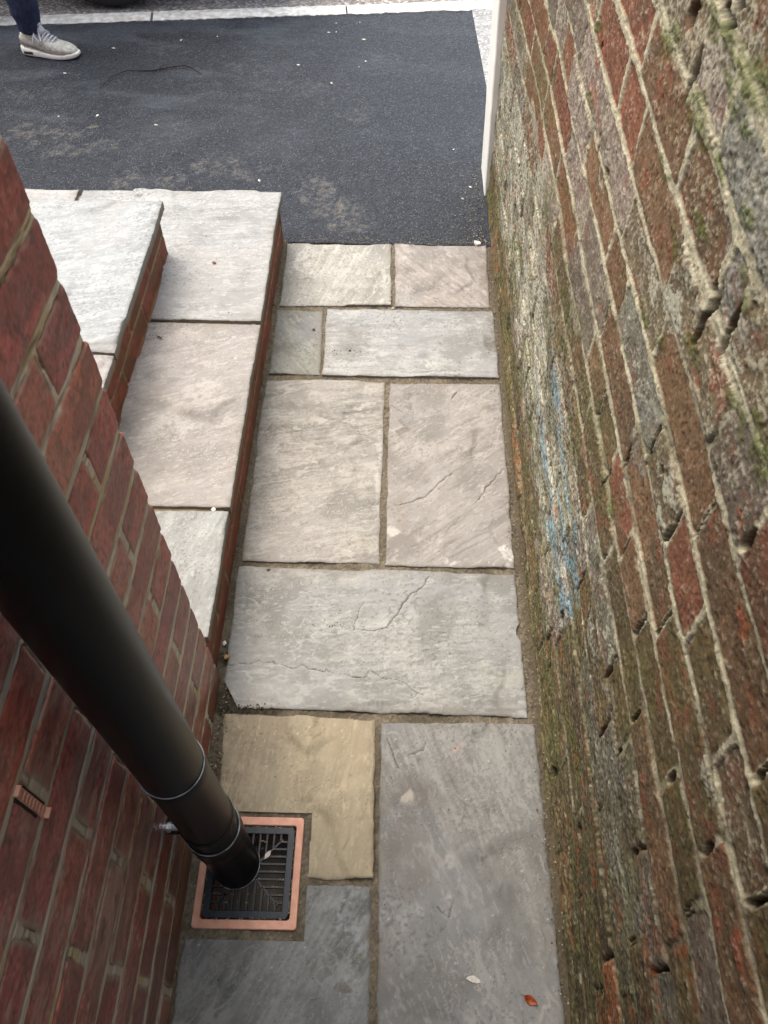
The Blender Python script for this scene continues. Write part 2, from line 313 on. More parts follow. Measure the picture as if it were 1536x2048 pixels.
    C = mixc(C, (.04, .032, .022), ss(.66, .76, grain) * (.45 + .4 * pale_zone))      # pits
    C = mixc(C, (.40, .36, .27), ss(.70, .8, 1 - grain) * .35 * ss(.1, .4, Z))
    lowz = 1 - ss(.35, .7, Z)
    C = C * (1 + lowz * (1.3 * (vn(Y * 240, Z * 330, 98) - .5) + .9 * (fbm(Y * 45, Z * 110, 3, 99) - .5)))[..., None]
    C = mixc(C, (.31, .095, .03), ss(.66, .72, fbm(Y * 16, Z * 55, 4, 101)) * ss(.4, .6, n_fine) * lowz * .7)
    C = mixc(C, (.34, .30, .21), ss(.70, .77, fbm(Y * 90, Z * 160, 3, 102)) * lowz * .75)
    C = mixc(C, (.026, .020, .014), ss(.68, .75, fbm(Y * 70, Z * 130, 3, 103)) * lowz * .7)
    # relief
    slots = blobs(Y, Z, [(a, b, c_, d_ * .62 if a < .4 else d_ * .9) for a, b, c_, d_ in [(.878, 1.10, .008, .034), (.574, 1.01, .008, .040), (.63, .965, .007, .026), (.625, .775, .006, .028), (.389, .93, .006, .028), (.21, .835, .006, .022), (.183, .69, .005, .03), (.375, .545, .004, .032), (.414, .39, .004, .032), (.357, .46, .005, .03), (.273, .63, .006, .025), (.667, .395, .004, .032), (.474, .46, .004, .026), (.578, .63, .004, .026), (.463, .62, .004, .025), (.648, .10, .004, .026), (.715, .61, .003, .03), (.68, .70, .003, .03), (.503, .77, .0025, .03)]], .0045, 97)
    hole = blobs(Y, Z, [(a, b, c_ * .7, d_ * .9) for a, b, c_, d_ in HOLE], .011, 95)
    miss = (r1 * 0 + rnd((pl * 1000).astype(np.int64) + c * 7, 9))
    near = 1 - ss(.75, 1.1, Y)
    pjoint = (1 - ss(-.003, .001, dd)) * (1 - ss(hw * .5, hw * .85, du)) * ss(.006, .014, dv)
    hp = pjoint * np.where(miss < .12 + .10 * near * (Z < .95), 1, 0) * ss(.35, .5, vn(Y * 90, Z * 90, 44) + .2) * (Z > .1)
    hp = np.maximum(hp, hole); hp = np.maximum(hp, slots)
    gr = (1 - ss(.0, .0022, np.abs(dd + .0004))) * ss(.50, .62, fbm(Y * 16, Z * 16, 2, 45)) * (lo < .03)
    Hh = brick * ((r2 - .5) * .008 - .0005 + (r3 - .5) * .05 * (du * 0 + (Z - np.round(Z, 1))) * 0)
    Hh += brick * ((n_big - .5) * .005 + (n_mid - .5) * .0020) + (n_fine - .5) * .0017 + (n_mid - .5) * .0005 - ss(.66, .76, grain) * .0012
    Hh -= brick * (1 - ss(0, .006, dd)) * .0014
    Hh += (1 - brick) * (.0002 - .003 * worn + (n_mid - .5) * .0025)
    Hh += ms * .0012 + spec * .0006 + g * .002
    Hh -= hp * .013 + gr * .004
    C = mixc(C, (.03, .024, .017), np.clip(hp * .85 + gr * .6, 0, 1))  # shade inside holes and grooves darkened into the colour
    lean = .027 * Z * ss(1.7, 2.4, Y) + (1 - ss(.0, .05, Z)) * .007 * (.5 + n_big)
    X = .320 - lean - Hh * np.where(Hh < -.006, 1, .8)
    # fillet towards the ground
    # close the top and the far end
    V = np.stack([X, Y, Z], -1)
    nu, nv = Y.shape
    F = grid_faces(nu, nv, flip=True)
    V = V.reshape(-1, 3); C = C.reshape(-1, 3)
    nb = len(V)
    # back skin
    bx = .56
    e = [(bx, -2.2, -.12), (bx, 2.415, -.12), (bx, -2.2, 2.0), (bx, 2.415, 2.0)]
    V = np.concatenate([V, np.array(e, np.float32)]); C = np.concatenate([C, np.full((4, 3), .15, np.float32)])
    me = mesh_np("brick_garden_wall", V, F, True, C)
    bm = bmesh.new(); bm.from_mesh(me); bm.verts.ensure_lookup_table()
    b0, b1, b2, b3 = bm.verts[nb], bm.verts[nb + 1], bm.verts[nb + 2], bm.verts[nb + 3]
    bm.faces.new((b0, b1, b3, b2))
    top = [bm.verts[i * nv + nv - 1] for i in range(nu)]; bm.faces.new(top + [b3, b2])
    end = [bm.verts[(nu - 1) * nv + j] for j in range(nv)]; bm.faces.new([b1] + end + [b3])
    st = [bm.verts[j] for j in range(nv)]; bm.faces.new([b2] + st[::-1] + [b0])
    for f in bm.faces:
        if len(f.verts) != 4 or abs(f.calc_center_median().x - bx) < .01: f.smooth = False
    bm.to_mesh(me); bm.free()
    o = link("brick_garden_wall", me, mat_attr("old_brick", .88, 850, .50, .8, .0009, .25))
    tag(o, "old weathered brick wall with moss, lichen and blue chalk marks beside the path", "brick wall")
build_old_wall()

# ================================================================== NEW RED BRICK HOUSE WALL (left)
def house_fields(U, Z, kind):
    beds = np.arange(-3, 70) * .0765 - .002
    perps = []
    for k in range(-3, 69):
        o_ = .107 if k % 2 == 0 else .2145
        perps.append(o_ + .225 * np.arange(-14, 16))
    wu = U + (fbm(U * 25, Z * 25, 2, 3 + kind) - .5) * .005
    wz = Z + (fbm(U * 7, Z * 9, 3, 4 + kind) - .5) * .006 + (vn(U * 90, Z * 90, 9 + kind) - .5) * .0026
    hw = .0052 + (fbm(U * 14, Z * 20, 2, 7 + kind) - .5) * .005
    return brick_fields(wu, wz, beds, perps, hw, .006)
def house_color(U, Z, kind, wallY):
    """U: distance back from the house corner"""
    c, idx, dd, dv, du, lo, pl = house_fields(U, Z, kind)
    brick = ss(-.0005, .0018, dd)
    r1 = rnd(idx, 1 + kind); r2 = rnd(idx, 2); r3 = rnd(idx, 3)
    n_big = fbm(U * 8, Z * 10, 4, 11 + kind); n_mid = fbm(U * 45, Z * 90, 4, 12); n_f = fbm(U * 230, Z * 230, 3, 13); n_str = fbm(U * 18, Z * 120, 3, 15)
    low = 1 - ss(.12, .5, Z + .15 * (n_big - .5))
    ca = np.stack([.275 + .09 * r1, .074 + .035 * r2, .062 + .022 * r3], -1).astype(np.float32)
    C = ca * ((.7 + .6 * n_mid) * (.72 + .56 * n_f))[..., None]
    C = mixc(C, (.20, .045, .012), low * (.45 + .4 * (r3 > .5)))
    C = mixc(C, (.085, .036, .008), low * (r1 > .55) * .75)
    C = mixc(C, (.42, .36, .30), ss(.70, .76, fbm(U * 60, Z * 60, 3, 61)) * .5 * (1 - ss(.0, .2, np.abs(Z - .25))))
    C = mixc(C, (.34, .17, .14), ss(.55, .72, n_f) * .4 * (1 - .7 * low))
    C = mixc(C, (.06, .02, .016), ss(.56, .7, fbm(U * 150, Z * 150, 2, 55)) * .5)
    # grey mortar film smeared on the faces
    back = ss(.10, .42, U)
    film = ss(.42, .60, .42 * n_big + .30 * n_str + .18 * n_f + .10 * n_mid + .16 * (r2 - .5)) * (.18 + .72 * back) * (1 - .7 * low)
    pj = (1 - ss(.006, .016, du)) * ss(.3, .55, n_big) * back
    C = mixc(C, (.30, .25, .22), film * .72)
    C = mixc(C, (.30, .27, .22), pj * .8)
    C = mixc(C, (.12, .048, .046), ss(.5, .62, fbm(U * 12, Z * 22, 3, 57)) * .5)
    C = mixc(C, (.03, .03, .026), ss(.70, .76, fbm(U * 35, Z * 35, 3, 19)) * .5 * (r3 > .45))
    C = mixc(C, (.32, .25, .22), ss(.80, .86, n_f * .6 + n_mid * .4) * .8)
    mort = np.stack([.60 + 0 * U, .55 + 0 * U, .45 + 0 * U], -1).astype(np.float32) * (.62 + .6 * n_mid)[..., None]
    mort = mixc(mort, (.44, .42, .37), back * .6)
    mort = mixc(mort, (.46, .37, .18), ss(.64, .72, fbm(U * 9, Z * 14, 2, 18)) * .6)
    mort = mixc(mort, (.14, .11, .07), ss(.58, .72, n_str) * .45)
    C = C * 1.4
    C = mixc(C, (.24, .15, .13), .12 + 0 * U)
    C = C + (mort - C) * (1 - brick)[..., None]
    sm = (1 - ss(0, .009, dd)) * brick * ss(.5, .62, n_mid * .6 + n_big * .4)
    C = mixc(C, (.33, .285, .22), sm * .8)
    edge = (1 - ss(.0, .0016, np.abs(dd - .0002))) * (lo > .02) * ss(.38, .55, fbm(U * 12, Z * 30, 2, 27))
    C = mixc(C, (.03, .022, .016), edge * .7)
    Hh = brick * ((r2 - .5) * .0024 + (n_mid - .5) * .0016) + (n_f - .5) * .0007
    Hh -= brick * (1 - ss(0, .005, dd)) * .0014
    Hh -= (1 - brick) * (.0008 + .0018 * ss(.5, .75, n_str)) + edge * .0016
    rgh = np.clip(.50 + .3 * (n_mid - .5) - .25 * low * brick + .25 * (1 - brick) + film * .15, .28, .95)
    return C, Hh, rgh, dd, c
M_HOUSE = mat_attr("new_red_brick", .6, 1100, .16, .25, .0008, .45, True)
def build_house_wall():
    us = seg_axis([(-2.2, -.75, .05), (-.75, -.006, .0017)])       # along the passage, 0 = corner
    arc = np.linspace(0, 1, 7)[1:-1]
    zs = seg_axis([(-.12, -.02, .02), (-.02, 1.25, .0017), (1.25, 1.4, .01), (1.4, 2.75, .08)])
    fs = seg_axis([(.006, .3, .004), (.3, 3.2, .04)])
    r = .006; CX, CY = -.339, .66
    P = []; Nn = []; uu = []
    for u in us: P.append((CX, CY + u)); Nn.append((1, 0)); uu.append(-u)
    for t in arc:
        a = t * math.pi / 2; P.append((CX - r + r * math.cos(a), CY - r + r * math.sin(a))); Nn.append((math.cos(a), math.sin(a))); uu.append(.006 * (1 - 2 * t))
    for f in fs: P.append((CX - f, CY)); Nn.append((0, 1)); uu.append(-f)
    P = np.array(P, np.float32); Nn = np.array(Nn, np.float32); uu = np.array(uu, np.float32)
    U, Z = np.meshgrid(uu, zs.astype(np.float32), indexing='ij')
    C, Hh, rg, dd, c = house_color(U, Z, 0, 0)
    nu = len(P)
    # near the corner the joints are struck back from both faces: arris recess
    edge = np.exp(-(U / .012) ** 2)
    Hh = Hh - edge * (1 - ss(-.004, .006, dd)) * .0022
    V = np.stack([P[:, None, 0] + Nn[:, None, 0] * Hh, P[:, None, 1] + Nn[:, None, 1] * Hh, Z], -1).reshape(-1, 3)
    F = grid_faces(nu, len(zs))
    # no slot cut for the weep vent; near-black blocks stand for its shade
    me = mesh_np("house_wall", V, F, True, C.reshape(-1, 3), rg.reshape(-1))
    o = link("brick_house_wall", me, M_HOUSE)
    tag(o, "dark red new brick house wall with smeared grey mortar behind the black drainpipe", "brick wall")
build_house_wall()

# weep vent in an open perpend
def build_weep():
    root = empty("weep_vent", (-.3395, .2065, .692))
    bm = bmesh.new()
    add_box(bm, -.01, .0022, -.0054, -.0045, 0, .073); add_box(bm, -.01, .0022, .0045, .0054, 0, .073)
    add_box(bm, -.01, .0075, -.0052, .0052, -.0015, .001, .0004); add_box(bm, -.01, .0045, -.0052, .0052, .072, .074)
    bm_obj("vent_frame", bm, M_TERRA, root, False)
    bm = bmesh.new()
    for k in range(8):
        z = .006 + k * .0083
        add_box(bm, -.006, .0030, -.0045, .0045, z, z + .0020)
    bm_obj("louvre", bm, M_TERRA, root, False)
    bm = bmesh.new(); add_box(bm, -.004, .0012, -.0084, -.0056, .014, .07); add_box(bm, -.004, .0012, .0056, .0084, .004, .066); add_box(bm, -.009, -.0020, -.0045, .0045, .001, .072)  # near-black blocks painting the recess shade beside and behind the slats
    bm_obj("joint_shade", bm, M_DARK, root, False)
    tag(root, "small terracotta weep vent set in an upright joint of the red house wall", "vent")
M_TERRA = mat_noise("terracotta_plastic", (.56, .27, .18), (.66, .35, .25), 60, .55, .05)
M_DARK = mat_noise("gap_shade", (.006, .005, .004), (.012, .01, .008), 90, .9, .1)
build_weep()

# ================================================================== sandstone slabs
M_SLAB = mat_attr("riven_sandstone", .72, 600, .16, .45, .0007, .35)
CR = {'D': [[(0.096, 0.907), (0.075, 0.877), (0.056, 0.864), (0.042, 0.842), (0.024, 0.811), (0.002, 0.775), (-0.025, 0.767), (-0.069, 0.774)], [(-0.069, 0.774), (-0.064, 0.806), (-0.049, 0.84)], [(-0.337, 0.686), (-0.287, 0.687), (-0.262, 0.694), (-0.231, 0.693), (-0.193, 0.679), (-0.177, 0.691), (-0.161, 0.68), (-0.126, 0.674), (-0.12, 0.681), (-0.104, 0.67), (-0.039, 0.664), (-0.033, 0.68), (0.004, 0.66), (0.034, 0.656), (0.064, 0.63), (0.077, 0.628)]],
      'C1': [[(-0.279, 1.37), (-0.23, 1.365), (-0.212, 1.386)], [(-0.183, 1.39), (-0.143, 1.376), (-0.089, 1.357), (-0.071, 1.331), (-0.053, 1.326)], [(-0.319, 1.324), (-0.303, 1.359), (-0.284, 1.368)]],
      'C2': [[(0.004, 1.434), (0.033, 1.413)], [(0.179, 1.488), (0.166, 1.463)], [(0.158, 1.204), (0.114, 1.164), (0.089, 1.132), (0.029, 1.109)], [(0.282, 1.214), (0.242, 1.167), (0.222, 1.128), (0.209, 1.116)]],
      'E2': [[(0.007, 0.539), (0.023, 0.494), (0.032, 0.48)], [(0.047, 0.5), (0.076, 0.515), (0.081, 0.535)], [(0.097, 0.238), (0.12, 0.221), (0.126, 0.247)]]}
def seg_dist(X, Y, pl):
    best = np.full(X.shape, 9.0, np.float32); side = np.zeros(X.shape, np.float32)
    for (ax, ay), (bx, by) in zip(pl, pl[1:]):
        dx, dy = bx - ax, by - ay; L2 = dx * dx + dy * dy
        t = np.clip(((X - ax) * dx + (Y - ay) * dy) / L2, 0, 1)
        q = np.hypot(X - ax - t * dx, Y - ay - t * dy); s = np.sign((X - ax) * dy - (Y - ay) * dx)
        m_ = q < best; best = np.where(m_, q, best); side = np.where(m_, s, side)
    return best, side
DIM = .74
def slab(name, quad, z, colr, seed, ang=20, label=None, tint=None, cracks=(), keep=None, parent=None, thick=.022, step=.0022, terr=.9, rough_edge=.0016, stains=(), blots=(), contrast=1.0):
    """quad: near-left, near-right, far-right, far-left"""
    q = np.array(quad, np.float32)
    nx = int(max(np.linalg.norm(q[1] - q[0]), .05) / step) + 2; ny = int(np.linalg.norm(q[3] - q[0]) / step) + 2
    u, v = np.meshgrid(np.linspace(0, 1, nx), np.linspace(0, 1, ny), indexing='ij')
    P = (q[0] * ((1 - u) * (1 - v))[..., None] + q[1] * (u * (1 - v))[..., None] + q[2] * (u * v)[..., None] + q[3] * ((1 - u) * v)[..., None])
    X = P[..., 0].astype(np.float32); Y = P[..., 1].astype(np.float32)
    W = np.linalg.norm(q[1] - q[0]); Hh = np.linalg.norm(q[3] - q[0])
    de = np.minimum(np.minimum(u * W, (1 - u) * W), np.minimum(v * Hh, (1 - v) * Hh))
    ew = np.exp(-de / .006)
    dxn = (fbm(X * 22, Y * 22, 3, seed + 1) - .5) * 2 + (vn(X * 150, Y * 150, seed) - .5) * .7
    dyn = (fbm(X * 22, Y * 22, 3, seed + 2) - .5) * 2 + (vn(X * 150, Y * 150, seed + 4) - .5) * .7
    X2 = X + dxn * rough_edge * ew * 1.6; Y2 = Y + dyn * rough_edge * ew * 1.6
    a = rad(ang); S = X * math.cos(a) + Y * math.sin(a); T = -X * math.sin(a) + Y * math.cos(a)
    n1 = fbm(S * 3.2 + seed, T * 8, 5, seed + 5); lay = n1 * 9
    k = np.floor(lay); fr = lay - k; terrace = k + ss(.86, 1, fr)
    sel = ss(.50, .62, fbm(X * 6, Y * 6, 3, seed + 41))            # ledges only crop out in places
    n_st = fbm(S * 10, T * 150, 4, seed + 7); n_st2 = fbm(S * 5, T * 45, 3, seed + 8)
    n_b = fbm(X * 5, Y * 5, 4, seed + 9); n_m = fbm(X * 30, Y * 30, 4, seed + 10); n_f = fbm(X * 220, Y * 220, 3, seed + 11)
    Z = (terrace - n1 * 9) * 0 + terrace * .0015 * terr * sel + (n_b - .5) * .004 + (n_m - .5) * .0014 + (n_f - .5) * .0004 + (n_st - .5) * .0004
    ridge = ss(.80, .88, fr) * (1 - ss(.95, 1.0, fr)) * ss(.40, .6, fbm(X * 9, Y * 9, 3, seed + 42))
    base = np.array(colr, np.float32) * DIM
    contrast = contrast * 1.6
    C = base * (1 + contrast * (.34 * (n_b - .5) + .34 * (n_st2 - .5) + .36 * (n_st - .5) + .26 * (n_m - .5) + .34 * (n_f - .5)))[..., None]
    if tint is not None: C = mixc(C, np.array(tint) * DIM, ss(.42, .62, fbm(X * 3.5, Y * 3.5, 3, seed + 13)) * .6)
    C = mixc(C, base * 1.28, ridge * .55 * contrast)
    C = mixc(C, base * 1.35, ss(.66, .72, fbm(S * 28, T * 60, 4, seed + 15)) * .45 * contrast)       # pale flecks and flakes
    C = mixc(C, (.62, .62, .58), ss(.84, .9, vn(X * 260, Y * 260, seed + 16) * .6 + n_f * .4) * .6)
    C = mixc(C, base * .45, ss(.80, .86, vn(X * 190, Y * 190, seed + 17) * .5 + n_m * .25 + n_f * .25) * .8)
    C = mixc(C, base * .72, ss(.54, .70, fbm(X * 9, Y * 9, 5, seed + 18)) * .5 * contrast)
    vein = 1 - ss(.0, .012, np.abs(fbm(S * 4 + 3, T * 9, 4, seed + 19) - .5)); C = mixc(C, base * 1.25, vein * .35 * ss(.45, .6, n_m))
    l2 = fbm(S * 5.5 + seed * .1, T * 17 + (n_m - .5) * .25, 4, seed + 31) * 15; f2_ = l2 - np.floor(l2)
    s2 = ss(.47, .60, fbm(X * 7, Y * 7, 3, seed + 32))
    C = mixc(C, base * 1.40, ss(.91, .95, f2_) * s2 * .75)
    C = mixc(C, base * .50, (1 - ss(.02, .06, f2_)) * s2 * .55)  # ledge edges: lit and shaded sides painted into the colour
    Z += (f2_ > .5) * ss(.5, .9, f2_) * .0007 * s2
    scr = ss(.72, .80, fbm(S * 55, T * 260, 2, seed + 33)); C = mixc(C, base * 1.4, scr * .6)
    C = mixc(C, (.17, .14, .10), np.exp(-de / .016) * ss(.45, .65, n_m) * .45)
    C = mixc(C, base * .5, ss(.70, .78, vn(X * 240, Y * 240, seed + 34) * .55 + n_b * .45) * .6)
    for (sx, sy, rx, ry, cc, am) in stains:
        C = mixc(C, np.array(cc) * (.8 if DIM > .7 else .62), blobs(X, Y, [(sx, sy, rx, ry)], .02, seed + 60) * ss(.38, .62, n_m * .6 + n_f * .4) * am)
    for pl in cracks:
        wx = X + (fbm(X * 60, Y * 60, 3, seed + 70) - .5) * .010; wy2 = Y + (fbm(X * 60, Y * 60, 3, seed + 71) - .5) * .010
        dist, side = seg_dist(wx, wy2, pl)
        Z -= .0022 * np.exp(-(dist / .0016) ** 2)
        Z += .0012 * np.where(side > 0, 1, 0) * np.exp(-dist / .025)
        C = mixc(C, base * .25, (1 - ss(.0, .0017, dist)) * .85)  # shadow in the crack painted dark along the groove
        C = mixc(C, base * 1.25, (1 - ss(.0015, .006, dist)) * ss(.0012, .002, dist) * .35)
    Z -= .0016 * np.exp(-de / .0016)
    C = mixc(C, base * .6, np.exp(-de / .003) * .5)
    V = np.stack([X2, Y2, Z + z], -1).reshape(-1, 3)
    ex = None
    if keep is not None:
        uc = (X[:-1, :-1] + X[1:, 1:]) / 2; vc = (Y[:-1, :-1] + Y[1:, 1:]) / 2
        ex = keep(uc, vc)
    F = grid_faces(nx, ny, ex)
    V, F, C = skirt(V, F, C.reshape(-1, 3), thick)
    used = np.unique(F); mp = np.full(len(V), -1); mp[used] = np.arange(len(used)); V = V[used]; C = C[used]; F = mp[F]
    me = mesh_np(name, V, F, True, C); me.set_sharp_from_angle(angle=rad(50))
    o = link(name, me, M_SLAB, parent)
    if label: tag(o, label, "paving slab", "sandstone slabs laid along the path")
    return o
GREYC = (.36, .355, .33); BUFF = (.37, .31, .22); PINK = (.365, .35, .315); BLUEG = (.31, .315, .305); DARKG = (.215, .22, .215)
DIRT = (.13, .11, .085); WHT = (.62, .61, .57)
slab("paving_slab", [(-0.329, 1.83), (-0.002, 1.838), (-0.005, 2.134), (-0.332, 2.128)], 0, (.41, .405, .365), 100, 75, "cream grey slab with white blotches at the far end of the path beside the lower step", (.33, .335, .31),
     stains=[(-.28, 2.04, .02, .05, WHT, .7), (-.25, 2.0, .015, .02, WHT, .6), (-.27, 1.94, .03, .02, DIRT, .5), (-.1, 2.0, .08, .05, (.44, .44, .38), .4)])
slab("paving_slab", [(0.011, 1.836), (0.29, 1.839), (0.296, 2.137), (0.007, 2.132)], .001, (.385, .355, .325), 110, -50, "pinkish slab at the far end of the path beside the old wall and the tarmac", (.39, .39, .38),
     stains=[(.28, 2.0, .02, .12, (.2, .16, .12), .5)])
slab("paving_slab", [(-0.332, 1.545), (-0.193, 1.545), (-0.202, 1.813), (-0.338, 1.816)], -.001, (.25, .255, .225), 120, -55, "smallest dark olive grey slab of the path, next to the lower step", (.24, .25, .26))
slab("paving_slab", [(-0.185, 1.541), (0.296, 1.544), (0.298, 1.819), (-0.189, 1.813)], 0, (.375, .38, .365), 130, 2, "pale blue grey wide slab with small black crumbs, second row from the tarmac", (.36, .375, .385),
     stains=[(-.12, 1.63, .05, .03, (.17, .16, .14), .5), (-.13, 1.72, .05, .02, (.2, .18, .15), .4), (.285, 1.72, .02, .08, DIRT, .6), (.1, 1.6, .02, .015, WHT, .6)])
slab("paving_slab", [(-0.331, 0.942), (-0.018, 0.942), (-0.015, 1.521), (-0.339, 1.522)], 0, PINK, 140, 12, "pinkish grey tall slab with hairline cracks, beside the lower step in the middle of the path", (.37, .36, .34), CR['C1'],
     stains=[(-.02, 1.25, .015, .15, WHT, .45), (-.05, 1.32, .03, .03, DIRT, .4), (-.28, 1.28, .02, .02, WHT, .4), (-.06, 1.0, .05, .02, (.5, .46, .36), .4)])
slab("paving_slab", [(-0.003, 0.937), (0.29, 0.935), (0.296, 1.521), (-0.001, 1.517)], .001, (.35, .33, .30), 150, 38, "pink brown tall slab with a dark muddy stain, in the middle of the path beside the old wall", (.36, .345, .33), CR['C2'],
     stains=[(.04, 1.40, .02, .09, DIRT, .65), (.06, 1.2, .05, .05, DIRT, .35), (.275, .975, .02, .035, (.7, .69, .66), .95), (.145, .965, .018, .02, (.66, .64, .58), .9), (.01, 1.02, .012, .02, (.66, .64, .58), .7), (.03, 1.08, .03, .06, (.24, .2, .17), .5)])
def keepD(x, y): return ~((x + 0 < -.335 + (.66 - y) * .6) & (y < .66)) & (np.hypot(x - .296, (y - .775) * .8) > .017)
slab("paving_slab", [(-0.325, 0.594), (0.289, 0.586), (0.288, 0.918), (-0.335, 0.926)], .001, (.345, .345, .32), 160, 3, "wide cracked grey slab spanning the whole path just past the house corner", (.335, .345, .35), CR['D'], keepD,
     stains=[(-.30, .80, .03, .01, (.15, .15, .14), .5), (.25, .68, .06, .04, (.43, .44, .38), .5), (.0, .72, .1, .03, (.42, .42, .39), .3)])
def keepE1(x, y): return ~((x < -.130) & (y < .392))
slab("paving_slab", [(-0.297, 0.279), (-0.015, 0.282), (-0.018, 0.574), (-0.321, 0.581)], .0, (.40, .335, .235), 170, 82, "buff yellow slab notched around the top right corner of the drain frame", (.43, .375, .25), (), keepE1,
     contrast=.8)
def f2(q): return q
slab("paving_slab", [(0.002, -0.45), (0.300, -0.45), (0.3, 0.572), (-0.006, 0.568)], .0, (.262, .262, .246), 180, 112, "long mauve grey slab with a fallen orange leaf, nearest the camera beside the old wall", (.235, .245, .25), CR['E2'],
     stains=[(.07, .42, .05, .05, (.13, .11, .09), .55), (.05, .32, .05, .08, (.17, .14, .12), .45), (.055, .43, .012, .012, (.42, .39, .34), .9), (.04, .505, .018, .022, (.38, .36, .33), .8), (.15, .505, .012, .03, (.42, .33, .28), .7), (.115, .235, .014, .02, (.40, .39, .37), .9), (.13, .31, .014, .02, (.38, .38, .36), .8), (.1, .365, .009, .007, (.06, .06, .06), .9)], contrast=.95)
def keepF(x, y): return ~((x < -.130) & (y > .182))
slab("paving_slab", [(-0.318, -0.45), (-0.010, -0.45), (-0.018, 0.269), (-0.34, 0.27)], -.001, DARKG, 190, 62, "dark slate grey slab below the drain, nearest the camera under the house wall", (.20, .215, .23), (), keepF,
     stains=[(-.07, .17, .05, .05, (.32, .34, .34), .45), (-.05, .1, .02, .05, (.36, .37, .37), .4), (-.05, .22, .03, .06, (.36, .39, .40), .6), (-.1, .24, .05, .02, (.33, .35, .36), .5), (-.06, .12, .012, .012, DIRT, .8)], contrast=.9)

# ------------------------------------------------------------------ mortar bed of the path
M_MORT = mat_attr("sandy_mortar", .95, 1300, .5, 1.0, .0015, .2)
def build_bed():
    xs = seg_axis([(-.36, .37, .0022)]); ys = seg_axis([(-.5, 0, .01), (.0, 2.145, .0026)])
    X, Y = np.meshgrid(xs, ys, indexing='ij'); X = X.astype(np.float32); Y = Y.astype(np.float32)
    n_f = fbm(X * 330, Y * 330, 2, 201); n_m = fbm(X * 40, Y * 40, 4, 202); n_b = fbm(X * 6, Y * 6, 3, 203); sp = vn(X * 430, Y * 430, 204)
    wallx = .298 + (n_m - .5) * .022
    rise = ss(0, .04, X - wallx) * .006 + ss(.02, .04, X - wallx) * .008
    leftr = ss(0, .02, -.325 + (n_m - .5) * .012 - X) * .008
    Z = -.0036 + (n_f - .5) * .0045 + (vn(X * 230, Y * 230, 207) - .5) * .002 + (n_m - .5) * .003 + rise + leftr
    C = np.stack([.235 + 0 * X, .20 + 0 * X, .145 + 0 * X], -1).astype(np.float32) * (.55 + .9 * n_m)[..., None] * (.6 + .8 * n_f)[..., None]
    C = mixc(C, (.42, .37, .28), ss(.8, .92, sp) * .8); C = mixc(C, (.07, .055, .035), (1 - ss(.08, .2, sp)) * .8)
    dark = ss(.50, .66, n_b)
    C = mixc(C, (.11, .09, .06), dark * .4)
    C = mixc(C, (.12, .095, .055), ss(.292, .312, X + (n_m - .5) * .03) * .7)
    C = C * (.66 + .0 * X)[..., None]
    # dark rough gap at the foot of the wide slab
    soil = blobs(X, Y, [(-.315, .605, .05, .03), (-.25, .587, .06, .012), (-.33, .7, .02, .02)], .01, 205)
    C = mixc(C, (.05, .04, .028), soil * .8)
    V = np.stack([X, Y, Z], -1).reshape(-1, 3)
    uc = (X[:-1, :-1] + X[1:, 1:]) / 2; vc = (Y[:-1, :-1] + Y[1:, 1:]) / 2
    keep = ~((uc > -.318) & (uc < -.152) & (vc > .202) & (vc < .376))
    me = mesh_np("path", V, grid_faces(len(xs), len(ys), keep), True, C.reshape(-1, 3))
    tag(link("path", me, M_MORT), kind="structure")
build_bed()

# ================================================================== stone steps beside the house
def riser_mesh(name, A, B, z0, z1, parent, seed, nrm, courses):
    """thin-course brick face from A to B (plan), heights z0..z1, outward normal nrm"""
    L = math.dist(A, B); us = np.arange(0, L + .002, .0025); zs = np.linspace(z0, z1, int((z1 - z0) / .002) + 1)
    U, Z = np.meshgrid(us.astype(np.float32), zs.astype(np.float32), indexing='ij')
    h = (z1 - z0) / courses; beds = np.array([z0 - h + h * k for k in range(courses + 3)]); perps = [(.1 + .112 * (k % 2)) + .225 * np.arange(-3, 20) for k in range(courses + 2)]
    c, idx, dd, dv, du, lo, pl = brick_fields(U + (fbm(U * 20, Z * 20, 2, seed) - .5) * .008, Z + (fbm(U * 9, Z * 20, 2, seed + 1) - .5) * .012, beds, perps, .004 + 0 * U, .007)
    b = ss(0, .002, dd); n_m = fbm(U * 50, Z * 80, 4, seed + 2); n_f = fbm(U * 250, Z * 250, 2, seed + 3); r1 = rnd(idx, 5); n_b = fbm(U * 12, Z * 25, 3, seed + 6)
    C = np.stack([.17 + .06 * r1, .052 + .02 * r1, .030 + .012 * r1], -1).astype(np.float32) * (.65 + .7 * n_m)[..., None]
    C = mixc(C, (.11, .065, .032), ss(.45, .62, n_b) * .6)
    mo = np.stack([.27 + 0 * U, .21 + 0 * U, .13 + 0 * U], -1) * (.6 + .8 * n_m)[..., None]
    C = C + (mo - C) * (1 - b)[..., None]
    topm = ss(z1 - .03, z1 - .006, Z + (n_b - .5) * .03); C = mixc(C, (.21, .165, .10), topm * .85 * (.6 + .6 * n_f)[...])
    bot = 1 - ss(z0 + .004, z0 + .02, Z + (n_b - .5) * .02); C = mixc(C, (.22, .18, .115), bot * .8)
    C = mixc(C, (.02, .016, .012), (1 - ss(0, .0025, np.abs(du))) * ss(.55, .65, n_b) * .9)
    H_ = b * (.002 * (r1 - .5)) - (1 - b) * .003 + (n_m - .5) * .002 + (n_f - .5) * .001 + topm * .001 + bot * .004
    t = np.array([(B[0] - A[0]) / L, (B[1] - A[1]) / L])
    V = np.stack([A[0] + t[0] * U + nrm[0] * H_, A[1] + t[1] * U + nrm[1] * H_, Z], -1).reshape(-1, 3)
    F = grid_faces(len(us), len(zs))
    me = mesh_np(name, V, F, True, C.reshape(-1, 3)); return link(name, me, M_RIS, parent)
